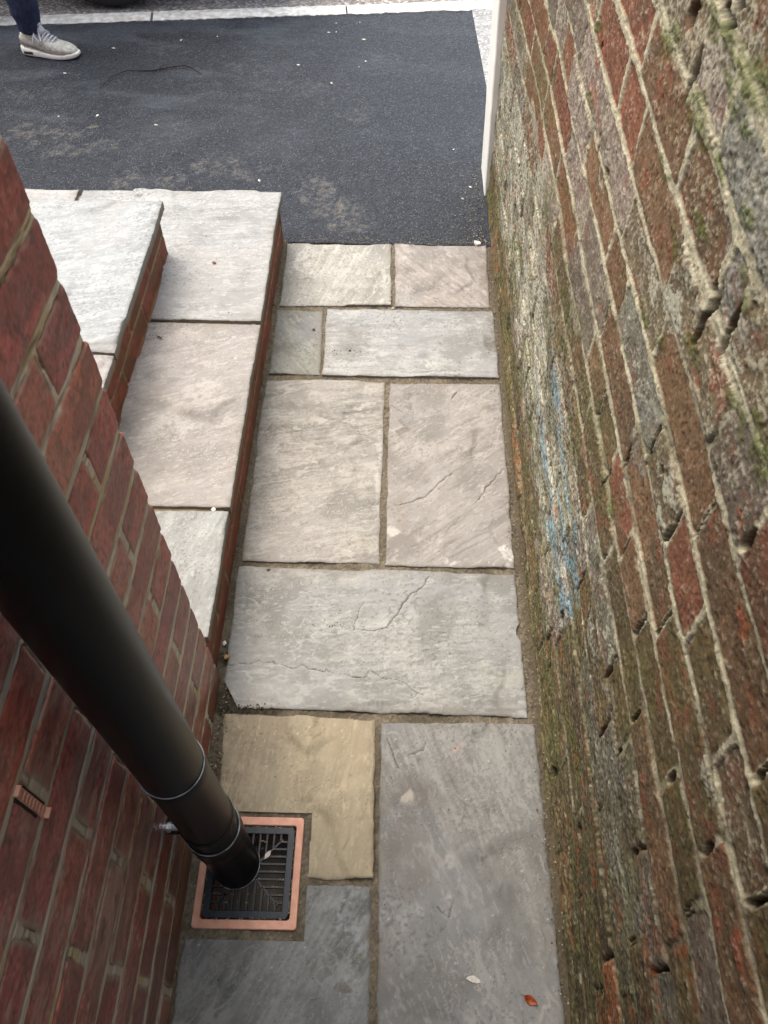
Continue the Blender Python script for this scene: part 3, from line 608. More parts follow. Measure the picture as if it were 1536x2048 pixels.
M_RIS = mat_attr("riser_brick", .75, 900, .25, .4, .001, .3)
M_CORE = mat_noise("step_bedding_mortar", (.16, .125, .08), (.26, .21, .14), 60, .95, .6)
steps = empty("stone_steps", (-.34, .66, 0))
tag(steps, "two stone steps with pale sandstone treads and red brick risers beside the house wall", "steps")
def rel(o): o.location = (o.location[0] + .34, o.location[1] - .66, o.location[2]); return o
def sb(bx, nm, m_, bev=.002):
    bm = bmesh.new(); add_box(bm, *bx, bev); return rel(bm_obj(nm, bm, m_, steps, False))
sb((-1.79, -.352, .667, 2.138, -.06, .152), "lower_core", M_CORE)
sb((-1.79, -.632, .667, 1.838, .1370, .308), "upper_core", M_CORE)
rel(riser_mesh("riser", (-.348, .664), (-.348, 2.144), -.012, .138, steps, 301, (1, 0), 2))
rel(riser_mesh("riser", (-.348, 2.142), (-1.79, 2.142), -.012, .138, steps, 305, (0, 1), 2))
rel(riser_mesh("riser", (-.626, .664), (-.626, 1.844), .155, .295, steps, 311, (1, 0), 2))
rel(riser_mesh("riser", (-.626, 1.842), (-1.79, 1.842), .155, .295, steps, 315, (0, 1), 2))
DIM = .555
def tr(q, z, c, s, a, t, lab, **k):
    o = rel(slab("tread", q, z, c, s, a, None, t, parent=steps, rough_edge=.0011, contrast=.70, **k)); o["label"] = lab; return o
tr([(-.945, 1.572), (-.338, 1.572), (-.341, 2.158), (-.938, 2.150)], .163, (.535, .55, .54), 401, 4, (.55, .545, .53), "pale grey far slab of the lower step")
tr([(-1.6, 1.572), (-.955, 1.572), (-.953, 2.150), (-1.6, 2.150)], .163, (.58, .58, .56), 411, 4, (.58, .56, .54), "pale slab of the lower step at its left end")
tr([(-.66, .975), (-.338, .975), (-.337, 1.559), (-.66, 1.559)], .162, (.52, .495, .46), 421, 22, (.52, .50, .48), "pinkish middle slab of the lower step",
   stains=[(-.5, 1.2, .06, .05, (.68, .67, .64), .5), (-.45, 1.32, .05, .04, (.66, .64, .6), .5)])
tr([(-.66, .668), (-.3385, .668), (-.3375, .959), (-.66, .959)], .163, (.50, .52, .50), 431, 75, (.55, .575, .565), "pale greenish grey near slab of the lower step")
tr([(-1.2, 1.275), (-.6085, 1.276), (-.6075, 1.852), (-1.2, 1.850)], .319, (.52, .555, .56), 441, 14, (.56, .56, .55), "pale blue grey far slab of the upper step", step=.0028,
   stains=[(-.72, 1.56, .015, .02, (.75, .75, .73), .9), (-.83, 1.68, .02, .012, (.75, .75, .73), .8)])
tr([(-1.2, .668), (-.612, .668), (-.607, 1.263), (-1.2, 1.263)], .319, (.54, .53, .52), 451, 14, (.55, .53, .52), "pale pink grey near slab of the upper step", step=.0028)
tr([(-1.79, .668), (-1.21, .668), (-1.21, 1.85), (-1.79, 1.85)], .319, (.54, .54, .53), 461, 14, (.55, .53, .52), "large pale left slab of the upper step", step=.004)

# ================================================================== tarmac, kerb, old concrete, ground
def mat_ground(name, dark, mid, light, cell=150, bump=1.0, dist=.004, rough=.75, light_at=.9, use_attr=True):
    m_, n, b = new_mat(name); N = n.nodes.new; L = n.links.new
    tc = N("ShaderNodeTexCoord")
    vo = N("ShaderNodeTexVoronoi"); vo.inputs["Scale"].default_value = cell; L(tc.outputs["Object"], vo.inputs["Vector"])
    no = N("ShaderNodeTexNoise"); no.inputs["Scale"].default_value = cell * 2.2; no.inputs["Detail"].default_value = 3; L(tc.outputs["Object"], no.inputs["Vector"])
    sep = N("ShaderNodeSeparateColor"); L(vo.outputs["Color"], sep.inputs[0])
    cr = N("ShaderNodeValToRGB"); e = cr.color_ramp.elements
    e[0].color = (*dark, 1); e[0].position = .15; e[1].color = (*mid, 1); e[1].position = .7
    x = e.new(light_at); x.color = (*mid, 1); x = e.new(min(light_at + .05, 1)); x.color = (*light, 1)
    L(sep.outputs[0], cr.inputs[0])
    at = N("ShaderNodeAttribute"); at.attribute_name = "col"
    # dust only settles on the tops of the stones
    mr = N("ShaderNodeMapRange"); mr.inputs["From Min"].default_value = .35; mr.inputs["From Max"].default_value = .62; L(no.outputs["Fac"], mr.inputs["Value"])
    mul = N("ShaderNodeMath"); mul.operation = 'MULTIPLY'; L(at.outputs["Alpha"], mul.inputs[0]); L(mr.outputs[0], mul.inputs[1])
    mx = N("ShaderNodeMix"); mx.data_type = 'RGBA'; L(mul.outputs[0], mx.inputs[0]); L(cr.outputs[0], mx.inputs[6]); L(at.outputs["Color"], mx.inputs[7])
    L(mx.outputs[2], b.inputs["Base Color"])
    ad = N("ShaderNodeMath"); ad.operation = 'MULTIPLY_ADD'; ad.inputs[1].default_value = -1.0; L(vo.outputs["Distance"], ad.inputs[0]); L(no.outputs["Fac"], ad.inputs[2])
    bp = N("ShaderNodeBump"); bp.inputs["Strength"].default_value = bump; bp.inputs["Distance"].default_value = dist
    L(ad.outputs[0], bp.inputs["Height"]); L(bp.outputs[0], b.inputs["Normal"])
    b.inputs["Roughness"].default_value = rough; b.inputs["Specular IOR Level"].default_value = .5
    return m_
def colored(me, C, A):
    a = me.color_attributes.new("col", 'FLOAT_COLOR', 'POINT'); c = np.concatenate([np.clip(C, 0, 1), np.clip(A, 0, 1)[..., None]], -1).astype(np.float32)
    a.data.foreach_set("color", c.reshape(-1))
def kerb_y(x): return 3.842 + .1125 * x
DUST = [(-1.333, 2.759, .10, .06), (-1.21, 2.78, .10, .05), (-1.063, 2.699, .08, .04), (-1.197, 2.661, .08, .03), (-0.925, 2.477, .07, .04), (-0.785, 2.465, .09, .03), (-0.63, 2.58, .10, .05), (-0.536, 2.535, .08, .04), (-0.247, 2.376, .07, .10), (-0.158, 2.265, .08, .09), (-.2, 2.32, .08, .06), (-0.243, 2.45, .08, .06)]
def build_tarmac():
    xs = seg_axis([(-9, -2.3, .1), (-2.3, .42, .006)]); vs = seg_axis([(0, 1, .0045)])
    Xg, T = np.meshgrid(xs.astype(np.float32), vs.astype(np.float32), indexing='ij')
    y0 = 2.1385 + (vn(Xg * 60, Xg * 0, 5) - .5) * .006; y1 = kerb_y(Xg) + (vn(Xg * 90, Xg * 0 + 3, 6) - .5) * .012
    Y = y0 + (y1 - y0) * T
    X = np.where(Xg > .3, np.minimum(Xg, .345 + (3.75 - Y) * .033 + (vn(Y * 60, Y * 0, 8) - .5) * .01), Xg)
    n_b = fbm(X * 2.2, Y * 2.2, 5, 501); n_s = fbm(X * 3 + Y, Y * 9, 4, 502); n_m = fbm(X * 40, Y * 40, 4, 503); n_f = vn(X * 150, Y * 150, 504)
    Z = .0005 + (n_b - .5) * .006 * ss(2.14, 2.4, Y) + (n_f - .5) * .0028 + (n_m - .5) * .002
    C = np.zeros((*X.shape, 3), np.float32) + np.array((.17, .195, .225), np.float32)
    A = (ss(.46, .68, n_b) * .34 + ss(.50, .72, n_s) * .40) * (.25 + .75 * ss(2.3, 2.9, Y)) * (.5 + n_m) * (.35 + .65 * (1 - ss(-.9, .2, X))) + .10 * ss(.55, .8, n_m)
    d_ = blobs(X, Y, DUST, .09, 510) * ss(.30, .75, n_m * .5 + n_f * .5)
    d2 = blobs(X, Y, [(-.986, 3.445, .12, .06), (-.375, 3.125, .14, .06), (-.6, 3.3, .1, .06), (-.15, 2.95, .08, .05), (-1.4, 3.05, .15, .05), (-.05, 3.4, .08, .05)], .06, 520) * ss(.35, .75, n_m * .5 + n_f * .5)
    C = mixc(C, (.36, .305, .225), d_ * .95); A = np.maximum(A, d_ * .72)
    C = mixc(C, (.27, .26, .24), d2 * .8); A = np.maximum(A, d2 * .5)
    V = np.stack([X, Y, Z], -1).reshape(-1, 3)
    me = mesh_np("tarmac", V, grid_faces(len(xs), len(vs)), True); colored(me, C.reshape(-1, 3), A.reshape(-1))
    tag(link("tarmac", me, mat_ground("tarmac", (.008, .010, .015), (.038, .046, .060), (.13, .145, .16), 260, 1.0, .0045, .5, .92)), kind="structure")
build_tarmac()
def build_far():
    xs = seg_axis([(-60, -4, 4), (-4, 2.5, .02), (2.5, 60, 4)]); ys = seg_axis([(0, 1.6, .02), (1.6, 60, 4)])
    X, T = np.meshgrid(xs.astype(np.float32), ys.astype(np.float32), indexing='ij'); Y = kerb_y(np.clip(X, -9, 3)) + .085 + T
    n_b = fbm(X * 4, Y * 8, 4, 601); n_m = fbm(X * 25, Y * 25, 4, 602)
    Z = -.004 + (n_m - .5) * .006 * (T < 1.6)
    C = np.zeros((*X.shape, 3), np.float32) + np.array((.42, .39, .34), np.float32)
    A = ss(.5, .65, n_m * .5 + n_b * .5) * .55
    C = mixc(C, (.36, .25, .18), ss(.5, .6, n_b) * .5)
    me = mesh_np("old_concrete", np.stack([X, Y, Z], -1).reshape(-1, 3), grid_faces(len(xs), len(ys)), True); colored(me, C.reshape(-1, 3), A.reshape(-1))
    tag(link("road", me, mat_ground("old_concrete", (.16, .14, .12), (.30, .28, .25), (.5, .48, .44), 90, .6, .004, .9, .8)), kind="structure")
    # pale strip to the right of the tarmac
    xs = seg_axis([(0, .6, .01), (.6, 6, .5)]); ys = seg_axis([(2.4, 3.96, .01)])
    T, Y = np.meshgrid(xs.astype(np.float32), ys.astype(np.float32), indexing='ij'); X = .340 + (3.75 - Y) * .033 + T
    n_m = fbm(X * 25, Y * 25, 4, 612); Z = .002 + (n_m - .5) * .003
    C = np.zeros((*X.shape, 3), np.float32) + np.array((.42, .43, .41), np.float32); A = ss(.4, .6, n_m) * .6
    me = mesh_np("side_strip", np.stack([X, Y, Z], -1).reshape(-1, 3), grid_faces(len(xs), len(ys)), True); colored(me, C.reshape(-1, 3), A.reshape(-1))
    tag(link("concrete_strip", me, mat_ground("pale_concrete", (.20, .205, .20), (.31, .315, .305), (.5, .5, .48), 120, .7, .003, .9, .85)), kind="structure")
    me = mesh_np("ground", np.array([(-60, -60, -.13), (60, -60, -.13), (60, 64, -.13), (-60, 64, -.13)]), np.array([[0, 1, 2, 3]]), False)
    tag(link("ground", me, mat_noise("ground_soil", (.12, .10, .08), (.2, .17, .13), 4, .95, .3)), kind="structure")
build_far()
# kerb edging: short pale lengths butted together
M_KERB = mat_noise("pale_edging_stone", (.55, .53, .46), (.88, .87, .82), 38, .9, .8, dist=.006)
kj = [-7.0, -5.9, -4.8, -3.7, -2.55, -1.068, -.218, .9, 2.0]
for i, (a, b_) in enumerate(zip(kj, kj[1:])):
    bm = bmesh.new(); L_ = b_ - a - .002
    n = 60
    rows = []
    for k in range(n + 1):
        x = L_ * k / n; j = random.uniform(-.004, .004)
        rows.append([(x, .0 + random.uniform(-.005, .004), -.06), (x, random.uniform(-.008, .004), .003 + j * .3), (x, .012, .006 + j * .4), (x, .045, .008 + j * .5), (x, .078, .006 + j * .4), (x, .092 + j, .002), (x, .092, -.06)])
    vv = [[bm.verts.new(p) for p in r_] for r_ in rows]
    for p_, q_ in zip(vv, vv[1:]):
        for k in range(6): bm.faces.new((p_[k], q_[k], q_[k + 1], p_[k + 1]))
    bm.faces.new(vv[0]); bm.faces.new(vv[-1][::-1])
    bmesh.ops.recalc_face_normals(bm, faces=bm.faces)
    o = bm_obj("kerb_edging", bm, M_KERB, None, True, 40)
    o.location = (a, kerb_y(a) - .002, 0); o.rotation_euler.z = math.atan(.1125)
    o["kind"] = "structure"

# ================================================================== white end pier of the old wall
def build_pier():
    bm = bmesh.new(); n = 60
    rows = []
    for k in range(n + 1):
        z = -.1 + 2.2 * k / n
        xl = .3065 - .041 * max(z, 0) + (random.random() - .5) * .0022
        rows.append([(xl, 2.418, z), (xl + .003, 2.414, z), (.56, 2.414, z), (.56, 2.60, z), (xl + .004, 2.60, z), (xl, 2.596, z)])
    vv = [[bm.verts.new(p) for p in r_] for r_ in rows]
    for p_, q_ in zip(vv, vv[1:]):
        for k in range(6): bm.faces.new((p_[k], p_[(k + 1) % 6], q_[(k + 1) % 6], q_[k]))
    bm.faces.new(vv[0][::-1]); bm.faces.new(vv[-1]); bmesh.ops.recalc_face_normals(bm, faces=bm.faces)
    o = bm_obj("white_pier", bm, mat_noise("white_masonry_paint", (.90, .91, .82), (.95, .95, .88), 30, .7, .35), None, True, 35)
    tag(o, "narrow white painted pier closing the far end of the old brick wall", "pier")
build_pier()

# ================================================================== drain gully
def ring_prism(bm, cx, cy, ho, hi, z0, z1, ro, ri, n=6):
    def rr(h, r):
        P = []
        for (sx, sy, a0) in ((1, 1, 0), (-1, 1, 90), (-1, -1, 180), (1, -1, 270)):
            for k in range(n + 1):
                a = rad(a0 + 90 * k / n); P.append((cx + sx * (h[0] - r) + r * math.cos(a), cy + sy * (h[1] - r) + r * math.sin(a)))
        return P
    O = rr(ho, ro); I = rr(hi, ri); N_ = len(O); b = .0012
    lay = [(O, z0, 0), (O, z1 - b, 0), ([(cx + (x - cx) * (1 - b / ho[0]), cy + (y - cy) * (1 - b / ho[1])) for x, y in O], z1, 0), ([(cx + (x - cx) * (1 + b / hi[0]), cy + (y - cy) * (1 + b / hi[1])) for x, y in I], z1, 0), (I, z1 - b, 0), (I, z0, 0)]
    vv = [[bm.verts.new((x, y, z)) for x, y in P] for P, z, _ in lay]
    for a in range(len(vv)):
        p_, q_ = vv[a], vv[(a + 1) % len(vv)]
        for k in range(N_): bm.faces.new((p_[k], p_[(k + 1) % N_], q_[(k + 1) % N_], q_[k]))
    bmesh.ops.recalc_face_normals(bm, faces=bm.faces)
M_BLK = mat_noise("black_plastic", (.014, .017, .021), (.026, .030, .036), 35, .42, .12, dist=.001)
M_GRAT = mat_noise("blue_black_grating_plastic", (.009, .014, .022), (.018, .026, .038), 80, .35, .15, dist=.001, spec=.25)
M_SILT = mat_noise("wet_silt", (.006, .005, .004), (.03, .02, .012), 50, .3, .8, dist=.01)
GX, GY = -.2345, .2905
def build_gully():
    global M_TERRA
    root = empty("drain_gully", (GX, GY, 0)); tag(root, "square terracotta drain frame with a black grating, half under the drainpipe outlet", "drain")
    bm = bmesh.new(); ring_prism(bm, 0, 0, (.0905, .0925), (.0775, .078), -.02, .0025, .006, .005)
    # raised maker's plate outline and two round moulding marks on the right rail
    ring_prism(bm, .0842, -.004, (.0045, .0135), (.0038, .0128), .002, .0030, .0008, .0006, 2)
    for yy in (.026, -.044): ring_prism(bm, .0842, yy, (.0045, .0045), (.0040, .0040), .002, .0029, .0044, .0039, 5)
    bm_obj("gully_frame", bm, M_TERRA, root, True, 35)
    bm = bmesh.new()
    for x0, x1, y0, y1 in ((-.0805, -.0775, -.08, .08), (.0775, .0805, -.08, .08), (-.0775, .0775, -.081, -.078), (-.0775, .0775, .078, .081)):
        add_box(bm, x0, x1, y0, y1, -.24, -.019)
    bm_obj("gully_pot", bm, M_TERRA, root, False)
    bm = bmesh.new(); add_box(bm, -.079, .079, -.08, .08, -.235, -.16); bm_obj("silt", bm, M_SILT, root, False)
    bm = bmesh.new(); ring_prism(bm, 0, 0, (.0755, .0760), (.0625, .0630), -.012, .0005, .008, .002)
    g = bm_obj("grating", bm, M_GRAT, root, True, 35)
    bm = bmesh.new(); B = .0632; w_ = .0016; z0, z1 = -.0095, -.0008
    def bar(ax, ay, bx, by):
        dx, dy = bx - ax, by - ay; L_ = math.hypot(dx, dy); px, py = -dy / L_ * w_, dx / L_ * w_
        lo_ = [bm.verts.new((x, y, z0)) for x, y in ((ax + px, ay + py), (bx + px, by + py), (bx - px, by - py), (ax - px, ay - py))]
        hi_ = [bm.verts.new((v.co.x * 1, v.co.y, z1)) for v in lo_]
        bm.faces.new(lo_[::-1]) ; bm.faces.new(hi_)
        for k in range(4): bm.faces.new((lo_[k], lo_[(k + 1) % 4], hi_[(k + 1) % 4], hi_[k]))
    pos = [-.0505, -.0379, -.0253, -.0127, 0, .0127, .0253, .0379, .0505]
    for p in pos:
        t = max(abs(p), .012)
        bar(p, B, p, t); bar(p, -B, p, -t); bar(B, p, t, p); bar(-B, p, -t, p)
    for sx in (1, -1):
        for sy in (1, -1): bar(sx * .008, sy * .008, sx * .0545, sy * .0545)
    bar(-.012, .012, .012, .012); bar(-.012, -.012, .012, -.012); bar(.012, -.012, .012, .012); bar(-.012, -.012, -.012, .012)
    bmesh.ops.recalc_face_normals(bm, faces=bm.faces)
    bm_obj("bars", bm, M_GRAT, g, False)
    # muck caught on the grating
    bm = bmesh.new()
    for k in range(420):
        e = random.choice((0, 1, 2, 3)); a = random.uniform(-.07, .07); q = .0765 + random.uniform(-.002, .002)
        if random.random() < .35: x, y = random.uniform(-.062, .062), random.choice(pos) + random.uniform(-.001, .001); z = -.0005
        else: x, y = ((a, q), (a, -q), (q, a), (-q, a))[e]; z = 0.0
        r = random.uniform(.0004, .0016)
        bmesh.ops.create_icosphere(bm, subdivisions=1, radius=r, matrix=Matrix.Translation((x, y, z)) @ Matrix.Diagonal((random.uniform(.6, 1.6), 1, .6, 1)))
    mk = bm_obj("grating_grit", bm, mat_noise("gritty_muck", (.08, .065, .04), (.34, .30, .22), 300, .9, .3), root, False); mk["kind"] = "stuff"
build_gully()

# ================================================================== drainpipe
def build_pipe():
    px, py = -.2785, .3245
    root = empty("drainpipe", (px, py, 0)); tag(root, "thick black plastic drainpipe running down the red brick wall to the drain", "drainpipe")
    M_P = mat_noise("black_pvc", (.0055, .0065, .008), (.009, .010, .012), 9, .36, .04, dist=.001, spec=.15)
    M_RIM = mat_noise("pale_rim", (.12, .14, .15), (.42, .45, .47), 60, .4, .1)  # paler grey for the thin edges of the pipe sockets and outlet
    bm = bmesh.new(); add_rings(bm, [(0, 0, .478, .0395), (0, 0, .478, .0422), (0, 0, .484, .0426), (0, 0, 2.75, .0426)], 96)
    bm_obj("upper_pipe", bm, M_P, root, True, 40)
    bm = bmesh.new(); add_rings(bm, [(0, 0, .150, .0405), (0, 0, .152, .0424), (0, 0, .44, .0424), (0, 0, .446, .0436), (0, 0, .4775, .0438), (0, 0, .4795, .0432)], 96)
    mid = bm_obj("middle_pipe", bm, M_P, root, True, 40)
    bm = bmesh.new(); add_rings(bm, [(0, 0, .4797, .0430), (0, 0, .4804, .0441), (0, 0, .4790, .0445), (0, 0, .4772, .0441)], 96, False); bm_obj("rim", bm, M_RIM, mid, True)
    bm = bmesh.new(); s = lambda z: (.0195 * (1 - z / .13), -.0235 * (1 - z / .13)) if z < .13 else (0, 0)
    rg = []
    for z, r in ((.0005, .0395), (.0006, .0408), (.004, .0414), (.03, .0414), (.06, .0416), (.085, .0420), (.100, .0432), (.112, .0452), (.120, .0458), (.128, .0456), (.136, .0464), (.150, .0468), (.163, .0466), (.166, .0458), (.1665, .0428)):
        a, b = s(z); rg.append((a, b, z, r))
    add_rings(bm, rg, 96, False)
    shoe = bm_obj("outlet_shoe", bm, M_P, root, True, 50)
    bm = bmesh.new(); add_rings(bm, [(0, 0, .1663, .0443), (0, 0, .1672, .0452), (0, 0, .1668, .0458), (0, 0, .1655, .0462)], 96, False); bm_obj("rim", bm, M_RIM, shoe, True)
    bm = bmesh.new(); add_rings(bm, [(.0195, -.0235, .0015, .0404), (.0195, -.0235, .0008, .0416), (.0195, -.0235, .0030, .0419)], 96, False); bm_obj("rim", bm, M_RIM, shoe, True)
    # bracket: band round the pipe, lug and bright bolt into the wall
    bm = bmesh.new(); add_rings(bm, [(0, 0, .205, .0424), (0, 0, .205, .0440), (0, 0, .207, .0445), (0, 0, .225, .0445), (0, 0, .227, .0440), (0, 0, .227, .0424)], 96, False)
    add_box(bm, -.0595, -.040, -.024, .012, .207, .224, .002)
    br = bm_obj("bracket", bm, M_P, root, True, 40)
    bm = bmesh.new()
    bmesh.ops.create_cone(bm, cap_ends=True, segments=20, radius1=.0052, radius2=.0052, depth=.034, matrix=Matrix.Translation((-.047, -.019, .235)) @ Matrix.Rotation(rad(90), 4, 'Y'))
    bmesh.ops.create_cone(bm, cap_ends=True, segments=6, radius1=.0085, radius2=.0085, depth=.006, matrix=Matrix.Translation((-.051, -.019, .235)) @ Matrix.Rotation(rad(90), 4, 'Y'))
    bm_obj("bolt", bm, mat_noise("zinc_plated_steel", (.55, .60, .66), (.75, .78, .82), 120, .28, .2, metal=.9), br, True, 30)
build_pipe()

# ================================================================== small things lying about
def chip(name, loc, size, col, label, cat, seed, flat=.5, group=None, mat=None):
    bm = bmesh.new(); bmesh.ops.create_icosphere(bm, subdivisions=2, radius=1)
    rr_ = random.Random(seed); ax = [rr_.uniform(-1, 1) for _ in range(18)]
    for v in bm.verts:
        k = 1 + .22 * math.sin(v.co.x * 3 + ax[0] * 5) * math.cos(v.co.y * 4 + ax[1] * 5) + .15 * math.sin(v.co.z * 5 + ax[2] * 4) + rr_.uniform(-.06, .06)
        v.co = Vector((v.co.x * size[0] * k, v.co.y * size[1] * k, v.co.z * size[2] * k))
    for v in bm.verts: v.co.z += size[2] * .7
    o = bm_obj(name, bm, mat or mat_noise(name + "_stone", tuple(c * .8 for c in col), tuple(min(c * 1.15, 1) for c in col), 200, .8, .3), None, True, 35)
    o.location = loc; o.rotation_euler.z = rr_.uniform(0, 6.28)
    tag(o, label, cat, group); return o
def build_leaf():
    bm = bmesh.new(); n = 14; rows = []
    for i in range(n + 1):
        t = i / n; wv = .0068 * math.sin(math.pi * min(t * 1.02, 1)) ** .8 * (1.15 - .4 * t) + .0002
        x = (t - .5) * .024; z = .0012 + .003 * (2 * t - 1) ** 2
        rows.append([bm.verts.new((x, -wv, z + .0012)), bm.verts.new((x, -wv * .5, z + .0002)), bm.verts.new((x, 0, z - .0003)), bm.verts.new((x, wv * .5, z + .0004)), bm.verts.new((x, wv, z + .0015))])
    for a, b in zip(rows, rows[1:]):
        for k in range(4): bm.faces.new((a[k], a[k + 1], b[k + 1], b[k]))
    r = bmesh.ops.solidify(bm, geom=bm.faces[:], thickness=.0003)
    o = bm_obj("fallen_leaf", bm, mat_noise("orange_dry_leaf", (.34, .055, .012), (.52, .13, .03), 140, .45, .3), None, True)
    o.location = (.248, .103, .0045); o.rotation_euler = (0, 0, rad(-28)); tag(o, "small orange fallen leaf lying on the long mauve grey slab", "leaf")
    bm = bmesh.new(); add_tube(bm, [(-.012, 0, .003), (-.014, .0006, .0035), (-.017, .001, .003)], [.0005, .0004, .0003], 6); bm_obj("stalk", bm, mat_noise("leaf_stalk", (.2, .06, .02), (.3, .1, .03), 90), o)
build_leaf()
chip("stone_chip", (.156, .131, .002), (.0048, .011, .0035), (.52, .50, .44), "pale oblong stone chip lying on the long mauve grey slab near the leaf", "stone", 3)
chip("pebble", (.268, 2.142, .001), (.012, .009, .007), (.60, .58, .52), "largest pale pebble, where the pink far slab meets the tarmac and old wall", "pebble", 4)
chip("pebble", (-.340, .732, .006), (.0050, .0038, .003), (.85, .78, .72), "tiny white pebble at the foot of the lower step by the house corner", "pebble", 5)
chip("pebble", (-.331, .700, .005), (.0058, .0050, .004), (.42, .27, .11), "tiny amber pebble beside the left edge of the wide cracked slab", "pebble", 6)
chip("pebble", (-.223, 1.729, .001), (.0045, .004, .004), (.35, .33, .29), "small grey pebble on the smallest olive slab", "pebble", 8)
chip("pebble", (-.296, .886, .001), (.0042, .0040, .0022), (.05, .045, .035), "blackish soil crumb nearer the left edge of the wide cracked slab", "pebble", 9)
chip("pebble", (-.267, .918, .001), (.0040, .0042, .0024), (.06, .055, .045), "blackish soil crumb at the top edge of the wide cracked slab", "pebble", 10)
chip("pebble", (-.49, 1.80, .165), (.0050, .0045, .005), (.28, .11, .09), "small reddish pebble on the far slab of the lower step", "pebble", 12)
chip("pebble", (-.37, .966, .163), (.0045, .0045, .004), (.85, .83, .78), "tiny white pebble in the joint between two slabs of the lower step", "pebble", 13)
chip("pebble", (.004, 1.827, -.002), (.004, .0035, .004), (.55, .50, .40), "tiny cream pebble in the mortar between the two farthest path slabs", "pebble", 14)
chip("twig_scrap", (-.585, 1.500, .165), (.009, .0018, .0016), (.07, .055, .04), "dark twig scrap at the corner of the pinkish lower step slab", "twig", 15)
chip("paper_scrap", (-.205, .318, .0005), (.008, .0035, .002), (.5, .44, .40), "pale torn scrap caught on the grating beside the drainpipe outlet", "scrap", 16)
M_FLK = mat_noise("pale_fleck_paper", (.60, .58, .44), (.80, .79, .66), 90, .8, .1)
fl = [(-0.265, 3.719), (-0.161, 3.73), (-0.292, 3.627), (-0.26, 3.633), (-0.139, 3.566), (-0.764, 3.573), (-0.912, 3.533), (-1.18, 3.45), (-0.125, 3.369), (-0.15, 3.319), (-0.399, 3.328), (-0.254, 3.179), (-1.326, 3.227), (-1.119, 2.9), (-1.262, 2.89), (-0.886, 2.84), (-0.463, 2.482), (0.213, 2.703), (0.261, 2.465), (0.232, 2.393)]
FL = ["pale fleck second from the right in the row nearest the kerb", "pale fleck at the right end of the row nearest the kerb", "left one of two touching pale flecks below the kerb", "right one of two touching pale flecks below the kerb",
      "largest pale fleck on the tarmac, below the kerb at the right", "pale fleck right of the twig, just below the kerb", "pale fleck just above the right end of the twig", "pale fleck to the right of the shoe, above the twig",
      "upper one of a pair of pale flecks in the right half of the tarmac", "lower one of a pair of pale flecks in the right half of the tarmac", "oblong pale fleck right of the twig in mid tarmac", "pale fleck in the middle of the tarmac, right of centre",
      "pale fleck just below the shoe, left of the twig", "right one of two pale flecks below the twig at the left", "left one of two pale flecks below the twig at the left", "pale fleck in the dusty patch above the steps", "pale fleck just above the outer corner of the lower step",
      "pale crumb on the tarmac left of the middle of the white pier", "pale crumb on the tarmac by the foot of the white pier", "pale crumb on the dark tarmac below the foot of the white pier"]
for i, (x, y) in enumerate(fl):
    s = random.uniform(.004, .0075) * (1.7 if i == 4 else 1)
    chip("pale_fleck", (x, y, .0015), (s, s * .5, .0018), (.7, .7, .6), FL[i], "fleck", 40 + i, group="pale flecks scattered on the tarmac", mat=M_FLK)
bm = bmesh.new()
tw = [(-1.156, 3.1), (-1.127, 3.19), (-1.079, 3.246), (-1.03, 3.256), (-0.981, 3.262), (-0.905, 3.285), (-0.851, 3.291), (-0.822, 3.275), (-0.779, 3.235)]
add_tube(bm, [(x, y, .006 + .004 * math.sin(i * 1.3)) for i, (x, y) in enumerate(tw)], [.0012, .0018, .0022, .0024, .0026, .0026, .0024, .002, .0012], 6)
add_tube(bm, [(-.975, 3.228, .005), (-.955, 3.258, .008), (-.941, 3.314, .006)], [.001, .0016, .001], 6)
tag(bm_obj("twig", bm, mat_noise("dark_twig_bark", (.015, .012, .012), (.04, .03, .025), 90, .9, .3)), "thin dark forked twig lying on the tarmac", "twig")
